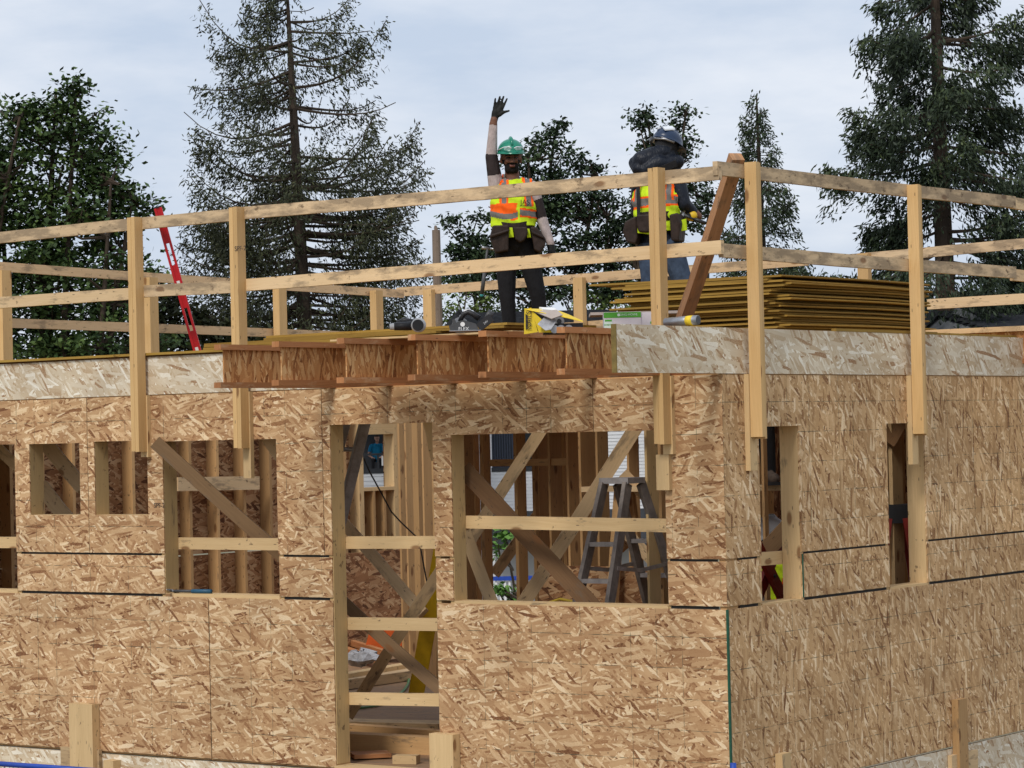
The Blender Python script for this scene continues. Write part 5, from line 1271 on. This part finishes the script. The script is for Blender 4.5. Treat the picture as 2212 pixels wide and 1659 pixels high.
# -- the waving worker
mp = PD(1100, 295, 22.45); MAN = V((mp[0], mp[1], 3.06))
zt_ = mp[2]-3.06
man = thing("person", "person in a green hard hat and hi-vis vest waving one raised black gloved hand", "person", MAN, FACING)
K1 = 22.45/FPX*.6027/1.82278; X1 = 537.0
def m1(zx, zy, y=0.0): return V(((zx-505)*K1, y, zt_-(zy-395)*K1))
hc1 = m1(514, 548, -.02)
hcaps, hf1 = head_caps(hc1, yaw=.10, pitch=.06)
caps = [
 ("torso", m1(520, 1085), m1(520, 1000), .115, .110, 1.42, 1.0), ("torso", m1(522, 1000), m1(522, 850), .112, .125, 1.40, .98), ("torso", m1(522, 850), m1(520, 745), .128, .105, 1.40, .95),
 ("torso", m1(420, 735), m1(625, 735), .068, .068, 1, 1), ("neck", m1(520, 700, .0), m1(516, 610, -.005), .066, .058, 1, 1),
 ("leg", m1(465, 1120), m1(468, 1450, -.01), .098, .068, 1, 1), ("leg", m1(468, 1450, -.01), m1(488, 1745, .02), .066, .052, 1, 1), ("boot", m1(488, 1775, .02), m1(480, 1790, -.14), .048, .040, 1, 1),
 ("leg", m1(600, 1120), m1(668, 1440, .0), .098, .068, 1, 1), ("leg", m1(668, 1440, .0), m1(700, 1745, .05), .066, .052, 1, 1), ("boot", m1(700, 1775, .05), m1(712, 1790, -.10), .048, .040, 1, 1),
 ("rua", m1(413, 725), m1(386, 525, -.03), .066, .052, 1, 1), ("rfa", m1(386, 525, -.03), m1(403, 315, -.05), .050, .035, 1, 1), ("rwr", m1(403, 315, -.05), m1(408, 288, -.05), .032, .031, 1, 1),
 ("lua", m1(645, 735), m1(702, 930, .02), .064, .050, 1, 1), ("lfa", m1(702, 930, .02), m1(758, 1100, -.03), .049, .035, 1, 1),
 ("glove", m1(758, 1115, -.03), m1(768, 1165, -.04), .034, .030, 1, 1), ("glove", m1(768, 1165, -.04), m1(762, 1215, -.05), .028, .016, 1, 1), ("glove", m1(752, 1150, -.06), m1(745, 1185, -.08), .013, .011, 1, 1),
 ("glove", m1(776, 1165, -.05), m1(776, 1222, -.055), .014, .010, 1, 1),
 ("glove", m1(411, 285, -.05), m1(420, 240, -.05), .031, .034, 1, .62), ("glove", m1(420, 245, -.05), m1(416, 212, -.05), .026, .020, 1, .7), ("glove", m1(440, 240, -.05), m1(455, 212, -.052), .030, .024, 1, .7),
 ("glove", m1(411, 212, -.05), m1(420, 150, -.055), .0120, .0085, 1, 1), ("glove", m1(430, 206, -.05), m1(450, 138, -.056), .0125, .009, 1, 1), ("glove", m1(449, 206, -.052), m1(474, 138, -.056), .0125, .009, 1, 1), ("glove", m1(466, 214, -.054), m1(496, 153, -.060), .0120, .0085, 1, 1),
 ("glove", m1(443, 258, -.055), m1(474, 240, -.065), .018, .014, 1, 1), ("glove", m1(474, 240, -.065), m1(508, 233, -.07), .0135, .009, 1, 1)]+hcaps
def cls1(c, L, al):
    mi = np.zeros(len(c), int); x, y, z = c.T
    mi[L("torso")] = 1; mi[L("leg")] = 0; mi[L("boot")] = 8
    for nm in ("rua", "lua"): mi[L(nm)] = 1; mi[L(nm) & (al > .40)] = 2
    for nm in ("rfa", "lfa"): mi[L(nm)] = 1
    mi[L("rfa") & (al < .03)] = 2; mi[L("rwr")] = 3; mi[L("rfa") & (al > .97)] = 3; mi[L("glove")] = 5; mi[L("neck")] = 3
    hd = L("head") | L("lip") | L("ear"); mi[hd] = 3; mi[L("lip")] = 6
    q = c-hc1
    front = q[:, 1] < .03
    beard = hd & (q[:, 2] < -.040) & (q[:, 2] > -.16) & ~((q[:, 2] > -.062) & (abs(q[:, 0]-.01) < .024) & (q[:, 1] < -.06)) & ~L("lip")
    side = hd & (abs(q[:, 0]) > .055) & (q[:, 2] < .02) & (q[:, 1] < .05) & ~L("ear") & (q[:, 2] < -.005)
    stache = hd & (q[:, 2] < -.034) & (q[:, 2] > -.048) & (abs(q[:, 0]-.01) < .042) & front
    mi[beard | side | stache] = 4
    for sx in (-1, 1):
        ex = sx*.034+.008
        mi[hd & (abs(q[:, 0]-ex) < .017) & (abs(q[:, 2]-.010) < .0075) & (q[:, 1] < -.05)] = 7
        mi[hd & (abs(q[:, 0]-ex) < .026) & (abs(q[:, 2]-.032) < .006) & (q[:, 1] < -.05)] = 4
    mi[hd & (q[:, 2] > .045)] = 4; mi[hd & (q[:, 1] > .06)] = 4
    mi[L("torso") & (z < m1(0, 1030)[2])] = 0
    return mi
b1, cen1, L1, al1 = body(man, caps, .0065, cls1, [F_BLACK, F_SLEEVE, F_DARKS, F_SKIN, F_BEARD, F_GLOVE, F_LIP, F_EYE, F_BOOT])
zl, zh = m1(0, 985)[2], m1(0, 640)[2]
xv0, xv1 = m1(402, 0)[0], m1(648, 0)[0]
m_ = (L1("torso") | L1("neck")) & (cen1[:, 2] > zl) & (cen1[:, 2] < zh) & ~((cen1[:, 2] > m1(0, 690)[2]) & (abs(cen1[:, 0]-m1(525, 0)[0]) < .055)) & ~((cen1[:, 2] > m1(0, 800)[2]) & ((cen1[:, 0] < xv0) | (cen1[:, 0] > xv1)))
def clsv1(c, n):
    X = c[:, 0]/K1+505; Y = 395+(zt_-c[:, 2])/K1; mi = np.zeros(len(c), int); fr = c[:, 1] < .03
    def vert(xc, w):
        d = abs(X-xc); mi[(d < w*1.9) & (Y < 862)] = 1; mi[(d < w) & (Y < 862)] = 2
    vert(462+(Y-800)*-.02, 16); vert(622+(Y-800)*.04, 16)
    top = 850+abs(X-520)*.12
    o = (Y > 840) & (Y < 915) & (X < 530+(915-Y)*.25) & fr; mi[o] = 1
    zc = np.where(X < 555, 905+22*np.sin((X-390)/60.), 905+(X-600)*.10); bnd = abs(Y-zc) < 19; mi[bnd] = 2
    mi[(abs(Y-zc-24) < 6) & (X > 500)] = 1; mi[(abs(Y-zc+24) < 6)] = 1
    mi[(abs(X-556) < 6) & fr] = 0
    mi[(abs(X-445) > 0) & (Y < 700) & (abs(X-520) > 60) & (abs(X-520) < 74)] = 1
    return mi
vest1 = shell(b1, m_, .016, "safety_vest", [F_LIME, F_ORG, F_GRAY], clsv1, man, flare=.014)
text_mesh("JAS", .060, F_STRAP, "vest_print", man, frame(tuple(m1(598, 840, -.172)), (1, .25, 0), (0, 0, 1)))
MB().hexa(m1(598, 862, -.170), V((.032, .008, 0)), V((0, .001, 0)), V((0, 0, .0025))).build("print_line", F_STRAP, man, local=True)
hat1 = hard_hat(man, hf1, P_GREEN)
# glasses pushed up on the hat
g = MB()
for sx in (-1, 1): 
    g.tube([hf1(sx*.010, -.152, .088), hf1(sx*.035, -.150, .100), hf1(sx*.072, -.122, .098), hf1(sx*.100, -.062, .085), hf1(sx*.112, .02, .075)], [.004, .004, .004, .004, .003], 6)
g.build("safety_glasses", P_WHITE, hat1, local=True, smooth=True)
for sx in (-1, 1): MB().poly([hf1(sx*.008, -.152, .088), hf1(sx*.035, -.150, .100), hf1(sx*.072, -.124, .098), hf1(sx*.070, -.130, .074), hf1(sx*.030, -.152, .070)][::sx], (0, -.002, 0)).build("lens", P_LENS, hat1, local=True)
# tool belt and pouches
g = MB(); n = 30
ring = [m1(522+118*math.cos(t), 985+8*math.sin(3*t), .155*math.sin(t)) for t in np.linspace(0, 2*math.pi, n, endpoint=False)]
for i in range(n): g.beam(ring[i], ring[(i+1) % n], .055, .009)
belt = g.build("tool_belt", F_LEATH, man, local=True)
def pouch(pts, y0, y1, nm="pouch", mat=F_LEATH):
    P_ = [m1(x, z, y0) for x, z in pts]; o = MB().poly(P_, (0, y1-y0, 0)).build(nm, mat, belt, local=True)
    bv = o.modifiers.new("b", 'BEVEL'); bv.width = .012; bv.segments = 2; return o
pouch([(384, 985), (490, 985), (488, 1050), (484, 1150), (398, 1165), (362, 1060), (372, 1030)], -.20, -.08)
pouch([(366, 1045), (492, 1010), (494, 1030), (366, 1070)], -.225, -.195, "pouch_flap")
pouch([(515, 1000), (605, 1000), (612, 1040), (590, 1085), (560, 1102), (528, 1080)], -.215, -.10)
pouch([(628, 1000), (668, 1000), (728, 1080), (722, 1120), (690, 1168), (650, 1150)], -.19, -.02)
pouch([(632, 1020), (716, 1065), (722, 1085), (634, 1045)], -.215, -.19, "pouch_flap")
MB().poly([m1(492, 1000, -.168), m1(512, 1000, -.168), m1(520, 1062, -.168), m1(488, 1064, -.168)], (0, .05, 0)).build("shirt_tail", F_LIME, man, local=True)
MB().poly([m1(604, 1010, -.165), m1(622, 1010, -.165), m1(630, 1066, -.165), m1(606, 1068, -.165)], (0, .05, 0)).build("shirt_tail", F_LIME, man, local=True)
def local2world(root, p):
    a = root.rotation_euler.z; return V(root.location)+V((math.cos(a), math.sin(a), 0))*p[0]+V((-math.sin(a), math.cos(a), 0))*p[1]+V((0, 0, p[2]))
hammer("hammer", local2world(man, m1(348, 1128, -.10)), local2world(man, m1(303, 1425, -.06))-local2world(man, m1(348, 1128, -.10)), "hammer with a teal butt hanging from the waving worker's belt", .385, M_DGREY, tip=mat_plain("teal_rubber", (.02, .22, .22), .5))

# -- the hooded worker with his back turned
D2 = 22.2; m2p = PD(1430, 275, D2); K2 = D2/FPX*.6027/1.82278; zt2 = m2p[2]-3.06
man2 = thing("person", "person in a blue hard hat, dark hooded rain jacket and lime vest seen from behind", "person", (m2p[0]+.02, m2p[1]+.015, 3.06), FACING-.30)
def n2(zx, zy, y=0.0): return V(((zx-1508)*K2, y, zt2-(zy-318)*K2))
hc2 = n2(1505, 452, .08); hc2[2] = n2(0, 458)[2]
hcaps2, hf2 = head_caps(hc2, yaw=math.pi-.75, pitch=.34)
f0 = n2(1440, 1757)[2]
caps = [
 ("torso", n2(1440, 1090), n2(1440, 960), .120, .112, 1.38, 1.0), ("torso", n2(1440, 960), n2(1440, 790, .0), .118, .130, 1.38, .98), ("torso", n2(1440, 790, .0), n2(1450, 660, .05), .132, .105, 1.40, .98),
 ("torso", n2(1330, 660, .05), n2(1555, 640, .06), .075, .072, 1, 1), ("hood", n2(1490, 480, .02), n2(1360, 535, -.06), .070, .085, 1, 1), ("hood", n2(1310, 545, -.05), n2(1345, 590, -.09), .055, .060, 1, 1), ("hood", n2(1420, 470, -.01), n2(1330, 520, -.04), .040, .050, 1, 1),
 ("hood", n2(1470, 570, -.03), n2(1575, 545, .04), .078, .062, 1, 1), ("hood", n2(1390, 600, -.08), n2(1470, 560, -.05), .070, .075, 1, 1), ("neck", n2(1500, 560, .05), n2(1505, 470, .08), .075, .07, 1, 1),
 ("leg", n2(1385, 1110), n2(1390, 1420, .0), .102, .074, 1, 1), ("leg", n2(1390, 1420, .0), n2(1395, 1730, .02), .070, .055, 1, 1), ("boot", n2(1395, 1745, .02), n2(1405, 1752, .14), .045, .04, 1, 1),
 ("leg", n2(1530, 1110), n2(1610, 1400, .06), .105, .078, 1, 1), ("leg", n2(1610, 1400, .06), n2(1630, 1730, .08), .072, .055, 1, 1), ("boot", n2(1630, 1745, .08), n2(1650, 1752, .20), .045, .04, 1, 1),
 ("arm", n2(1560, 640, .05), n2(1610, 820, .03), .078, .066, 1, 1), ("arm", n2(1610, 820, .03), n2(1655, 865, .10), .062, .048, 1, 1), ("hand", n2(1672, 885, .12), n2(1690, 900, .14), .040, .034, 1, 1),
 ("hand", n2(1690, 890, .14), n2(1702, 905, .17), .013, .011, 1, 1), ("hand", n2(1694, 905, .13), n2(1698, 922, .16), .013, .011, 1, 1), ("hand", n2(1680, 915, .12), n2(1686, 928, .15), .013, .011, 1, 1), ("hand", n2(1670, 918, .12), n2(1672, 930, .15), .012, .010, 1, 1), ("hand", n2(1665, 880, .15), n2(1680, 872, .18), .014, .011, 1, 1),
 ("arm", n2(1320, 660, .05), n2(1290, 850, .10), .074, .060, 1, 1), ("arm", n2(1290, 850, .10), n2(1400, 930, .28), .056, .042, 1, 1), ("hand", n2(1410, 935, .29), n2(1440, 940, .31), .036, .028, 1, 1)]+hcaps2
def cls2(c, L, al):
    mi = np.zeros(len(c), int); mi[L("leg")] = 1; mi[L("boot")] = 4; mi[L("hand")] = 2; hd = L("head") | L("lip") | L("ear"); mi[hd] = 3
    mi[L("torso") & (c[:, 2] < n2(0, 1075)[2])] = 1
    return mi
b2, cen2, L2, al2 = body(man2, caps, .0075, cls2, [F_NAVY, F_JEAN, F_SKIN, F_STRAP, F_BOOT], smooth=7)
zl, zh = n2(0, 1000)[2], n2(0, 560)[2]
m_ = L2("torso") & (cen2[:, 2] > zl) & (cen2[:, 2] < zh) & ~((cen2[:, 2] > n2(0, 760)[2]) & ((cen2[:, 0] < n2(1300, 0)[0]) | (cen2[:, 0] > n2(1560, 0)[0])))
def clsv2(c, n):
    X = c[:, 0]/K2+1508; Y = 318+(zt2-c[:, 2])/K2; mi = np.zeros(len(c), int)
    zc = 815-(X-1300)*.05; mi[abs(Y-zc) < 38] = 1; mi[abs(Y-zc) < 24] = 2
    for xc in (1325, 1545):
        d = abs(X-xc-(Y-800)*.05); mi[(d < 27) & (Y < 800)] = 1; mi[(d < 14) & (Y < 800)] = 2
    return mi
shell(b2, m_, .016, "safety_vest", [F_LIME, F_ORG, F_GRAY], clsv2, man2, flare=.018)
for x0, x1 in ((1345, 1352), (1520, 1470)):
    MB().beam(n2(x0, 640, -.135), n2(x1, 900, -.175), .028, .008, (1, 0, 0)).build("suspender", F_STRAP, man2, local=True)
MB().beam(n2(1590, 560, -.05), n2(1440, 625, -.135), .055, .012, (0, -.3, 1)).build("shoulder_strap", F_STRAP, man2, local=True)
hat2 = hard_hat(man2, hf2, P_BLUE)
MB().hexa(hf2(.045, .05, .172), V(hf2(.03, 0, 0))-V(hf2(0, 0, 0)), V(hf2(0, .05, -.012))-V(hf2(0, 0, 0)), V((0, 0, .006))).build("sticker", P_WHITE, hat2, local=True)
MB().hexa(hf2(-.055, .075, .155), V(hf2(.025, 0, .015))-V(hf2(0, 0, 0)), V(hf2(0, .045, -.02))-V(hf2(0, 0, 0)), V((0, 0, .006))).build("sticker", P_WHITE, hat2, local=True)
g = MB().tube([hf2(t_x, t_y, .045) for t_x, t_y in ((-.112, .02), (-.09, .10), (0, .145), (.09, .10), (.112, .02))], [.012]*5, 8); g.build("headband", M_GREYM, hat2, local=True, smooth=True)
MB().tube([hf2(0.02, .15, .03), hf2(.022, .17, .03)], .022, 12).build("ratchet_knob", M_DGREY, hat2, local=True)
g = MB(); ring = [n2(1440+128*math.cos(t), 905, .17*math.sin(t)) for t in np.linspace(0, 2*math.pi, n, endpoint=False)]
for i in range(n): g.beam(ring[i], ring[(i+1) % n], .075, .009)
belt2 = g.build("tool_belt", F_LEATH, man2, local=True)
def pouch2(pts, y0, y1, mat=F_LEATH, nm="pouch"):
    o = MB().poly([n2(x, z, y0) for x, z in pts], (0, y1-y0, 0)).build(nm, mat, belt2, local=True); bv = o.modifiers.new("b", 'BEVEL'); bv.width = .014; bv.segments = 2; return o
pouch2([(1262, 935), (1340, 900), (1345, 1040), (1330, 1085), (1270, 1070), (1245, 1000)], -.20, .0)
pouch2([(1348, 895), (1440, 895), (1440, 985), (1425, 1015), (1360, 1010), (1345, 960)], -.235, -.15)
pouch2([(1552, 900), (1610, 890), (1625, 960), (1610, 1075), (1560, 1070)], -.16, .06)
MB().poly([n2(1345, 960, -.19), n2(1365, 1000, -.19), n2(1440, 1010, -.19), n2(1440, 1028, -.19), n2(1345, 1012, -.19)], (0, .02, 0)).build("vest_tail", F_LIME, man2, local=True)
MB().poly([n2(1606, 940, -.11), n2(1640, 925, -.05), n2(1645, 1000, -.05), n2(1612, 1008, -.11)], (0, .03, 0)).build("vest_tail", F_LIME, man2, local=True)
nw = local2world(man2, n2(1640, 905, .12)); nd = local2world(man2, n2(1750, 955, .10))
hammer("hammer", local2world(man2, n2(1610, 893, .02)), nd-local2world(man2, n2(1610, 893, .02)), "black handled hammer at the hooded worker's hip", .20, M_BLACK)
ym = thing("tape_measure", "yellow tape measure in the hooded worker's hand", "tape measure", local2world(man2, n2(1655, 900, .08)))
MB().ell((0, 0, 0), .055, .04, .045, 14, 8).build("case", M_YFIB, ym, local=True, smooth=True); MB().tube([V((.0, -.042, 0)), V((0, -.047, 0))], .022, 14).build("badge", M_BLACK, ym, local=True)

# -- worker in a grey helmet low behind the first narrow right opening
p3 = PD(1663, 1116, 20.0); w3 = thing("person", "person in a grey hard hat and high visibility vest behind the first narrow right opening", "person", (p3[0], p3[1], .018), FACING)
h3z = p3[2]-.018; sc3 = (h3z)/1.80
hcaps3, hf3 = head_caps((-.01, -.02, h3z-.175), yaw=-.9, pitch=.25)
caps = [("torso", (0, .02, .95*sc3), (0, .02, 1.15*sc3), .125, .12, 1.4, 1), ("torso", (0, .02, 1.15*sc3), (0, 0, 1.38*sc3), .125, .115, 1.4, .95), ("torso", (-.15, 0, 1.40*sc3), (.15, 0, 1.40*sc3), .07, .07, 1, 1), ("neck", (0, 0, 1.42*sc3), (0, -.01, 1.55*sc3), .06, .055, 1, 1),
 ("leg", (-.09, .02, .9), (-.10, 0, .46), .095, .07, 1, 1), ("leg", (-.10, 0, .46), (-.11, .03, .08), .066, .05, 1, 1), ("leg", (.09, .02, .9), (.10, 0, .46), .095, .07, 1, 1), ("leg", (.10, 0, .46), (.11, .03, .08), .066, .05, 1, 1),
 ("boot", (-.11, .03, .045), (-.12, -.12, .04), .045, .04, 1, 1), ("boot", (.11, .03, .045), (.12, -.12, .04), .045, .04, 1, 1),
 ("arm", (-.20, 0, 1.38*sc3), (-.24, -.05, 1.10*sc3), .062, .05, 1, 1), ("arm", (-.24, -.05, 1.10*sc3), (-.14, -.26, .98*sc3), .048, .034, 1, 1), ("hand", (-.13, -.28, .98*sc3), (-.09, -.34, .97*sc3), .034, .022, 1, 1),
 ("arm", (.20, 0, 1.38*sc3), (.24, -.05, 1.10*sc3), .062, .05, 1, 1), ("arm", (.24, -.05, 1.10*sc3), (.14, -.26, .98*sc3), .048, .034, 1, 1), ("hand", (.13, -.28, .98*sc3), (.09, -.34, .97*sc3), .034, .022, 1, 1)]+hcaps3
def cls3(c, L, al):
    mi = np.zeros(len(c), int); mi[L("leg")] = 1; mi[L("boot")] = 3; mi[L("hand") | L("head") | L("neck") | L("lip") | L("ear")] = 2; return mi
b3, c3, L3, _ = body(w3, caps, .010, cls3, [F_NAVY, F_BLACK, F_SKIN, F_BOOT])
def clsv3(c, n):
    mi = np.zeros(len(c), int); x, z = c[:, 0], c[:, 2]
    for zc in (1.05*sc3,): mi[abs(z-zc) < .055] = 1; mi[abs(z-zc) < .035] = 2
    for xc in (-.10, .10): d = abs(x-xc-(z-1.2)*.35*np.sign(xc)); mi[d < .045] = 1; mi[d < .027] = 2
    return mi
shell(b3, L3("torso") & (c3[:, 2] > .86*sc3) & (c3[:, 2] < 1.46*sc3) & (abs(c3[:, 0]) < .21), .014, "safety_vest", [F_LIME, F_ORG, F_GRAY], clsv3, w3)
hard_hat(w3, hf3, P_GREY)

# -- worker on the plank, only the lower legs show through the opening
p4 = PX(1661, 1040, -1.0)-RH*.10; zpk = pk[2]
w4 = thing("person", "person in black trousers and brown boots crouching on the scaffold plank", "person", (p4[0], p4[1], zpk), FACING)
hcaps4, hf4 = head_caps((.20, .42, .72), yaw=math.pi-.6, pitch=.5)
caps = []
for s, ox_ in ((-1, -.07), (1, .10)):
    caps += [("boot", (ox_, -.02, .055), (ox_+.02, -.20, .045), .05, .044, 1, 1), ("leg", (ox_, 0, .10), (ox_-.02, -.06, .46), .055, .068, 1, 1), ("leg", (ox_-.02, -.06, .46), (ox_*.8, .32, .42), .070, .095, 1, 1)]
caps += [("torso", (0, .36, .44), (.06, .42, .58), .12, .12, 1.35, 1), ("torso", (.06, .42, .58), (.14, .42, .62), .12, .10, 1.3, 1), ("neck", (.16, .42, .62), (.19, .42, .68), .055, .05, 1, 1),
 ("arm", (-.10, .40, .62), (-.16, .12, .52), .058, .046, 1, 1), ("arm", (-.16, .12, .52), (-.05, -.08, .50), .044, .032, 1, 1), ("hand", (-.04, -.10, .50), (0, -.16, .49), .032, .02, 1, 1),
 ("arm", (.24, .40, .60), (.28, .12, .52), .058, .046, 1, 1), ("arm", (.28, .12, .52), (.16, -.06, .50), .044, .032, 1, 1), ("hand", (.15, -.08, .50), (.12, -.14, .49), .032, .02, 1, 1)]+hcaps4
b4, *_ = body(w4, caps, .010, lambda c, L, al: np.where(L("boot"), 1, np.where(L("hand") | L("head") | L("neck") | L("lip") | L("ear"), 2, 0)), [F_BLACK, F_BOOT, F_SKIN])
hard_hat(w4, hf4, P_GREY)
for ox_ in (-.07, .10): MB().hexa((ox_+.01, -.11, .012), V((0, .155, 0)), V((.052, 0, 0)), V((0, 0, .012))).build("boot_sole", M_BLACK, w4, local=True)

# -- woman at the far window
p5 = PD(813, 960, 78.9); zc5 = p5[2]+3.1
w5 = thing("person", "person with glasses in a bright blue shirt sitting behind the far dark window", "person", (p5[0], p5[1], -3.1), FACING)
fl = w2[2]-.8
MB().bx(-.25, .25, -.1, .4, fl, fl+.45).build("stool", M_TRIM, w5, local=True)
hcaps5, hf5 = head_caps((.03, -.05, zc5+.22), yaw=.3, pitch=.15, s=1.1)
zb5 = zc5-.52
caps = [("torso", (0, .05, zb5), (0, .03, zb5+.30), .13, .135, 1.4, 1), ("torso", (0, .03, zb5+.30), (.01, 0, zb5+.46), .13, .11, 1.4, .95), ("torso", (-.16, 0, zb5+.48), (.18, 0, zb5+.48), .07, .07, 1, 1), ("neck", (.02, 0, zb5+.5), (.03, -.03, zb5+.64), .055, .05, 1, 1),
 ("sl", (-.20, 0, zb5+.46), (-.26, -.04, zb5+.28), .068, .058, 1, 1), ("arm", (-.26, -.04, zb5+.28), (-.29, -.06, zb5+.14), .046, .044, 1, 1), ("arm", (-.29, -.06, zb5+.14), (-.12, -.28, zb5+.02), .042, .03, 1, 1), ("hand", (-.11, -.3, zb5+.02), (-.06, -.36, zb5+.01), .032, .02, 1, 1),
 ("sl", (.21, 0, zb5+.46), (.27, -.04, zb5+.28), .068, .058, 1, 1), ("arm", (.27, -.04, zb5+.28), (.30, -.06, zb5+.14), .046, .044, 1, 1), ("arm", (.30, -.06, zb5+.14), (.12, -.28, zb5+.02), .042, .03, 1, 1), ("hand", (.11, -.3, zb5+.02), (.06, -.36, zb5+.01), .032, .02, 1, 1),
 ("leg", (-.10, .02, zb5-.05), (-.12, -.42, zb5-.05), .09, .07, 1, 1), ("leg", (-.12, -.42, zb5-.05), (-.12, -.40, fl+.10), .06, .045, 1, 1), ("leg", (.10, .02, zb5-.05), (.12, -.42, zb5-.05), .09, .07, 1, 1), ("leg", (.12, -.42, zb5-.05), (.12, -.40, fl+.10), .06, .045, 1, 1)]+hcaps5
def cls5(c, L, al):
    mi = np.zeros(len(c), int); mi[L("leg")] = 1; hd = L("head") | L("lip") | L("ear"); mi[L("arm") | L("hand") | L("neck") | hd] = 2
    q = c-V((.03, -.05, zc5+.22)); mi[hd & ((q[:, 2] > .06) | (q[:, 1] > .04))] = 3; return mi
w5.scale = (.8, .8, .8); w5.location.z += .2*zc5
body(w5, caps, .016, cls5, [F_BLUET, F_BLACK, F_PINK, F_HAIR])
g = MB()
for sx in (-1, 1): g.tube([hf5(sx*.034+.022*math.cos(t), -.095, .010+.018*math.sin(t)) for t in np.linspace(0, 6.28, 9)], .003, 5, cap=False)
g.build("glasses", M_BLACK, w5, local=True)
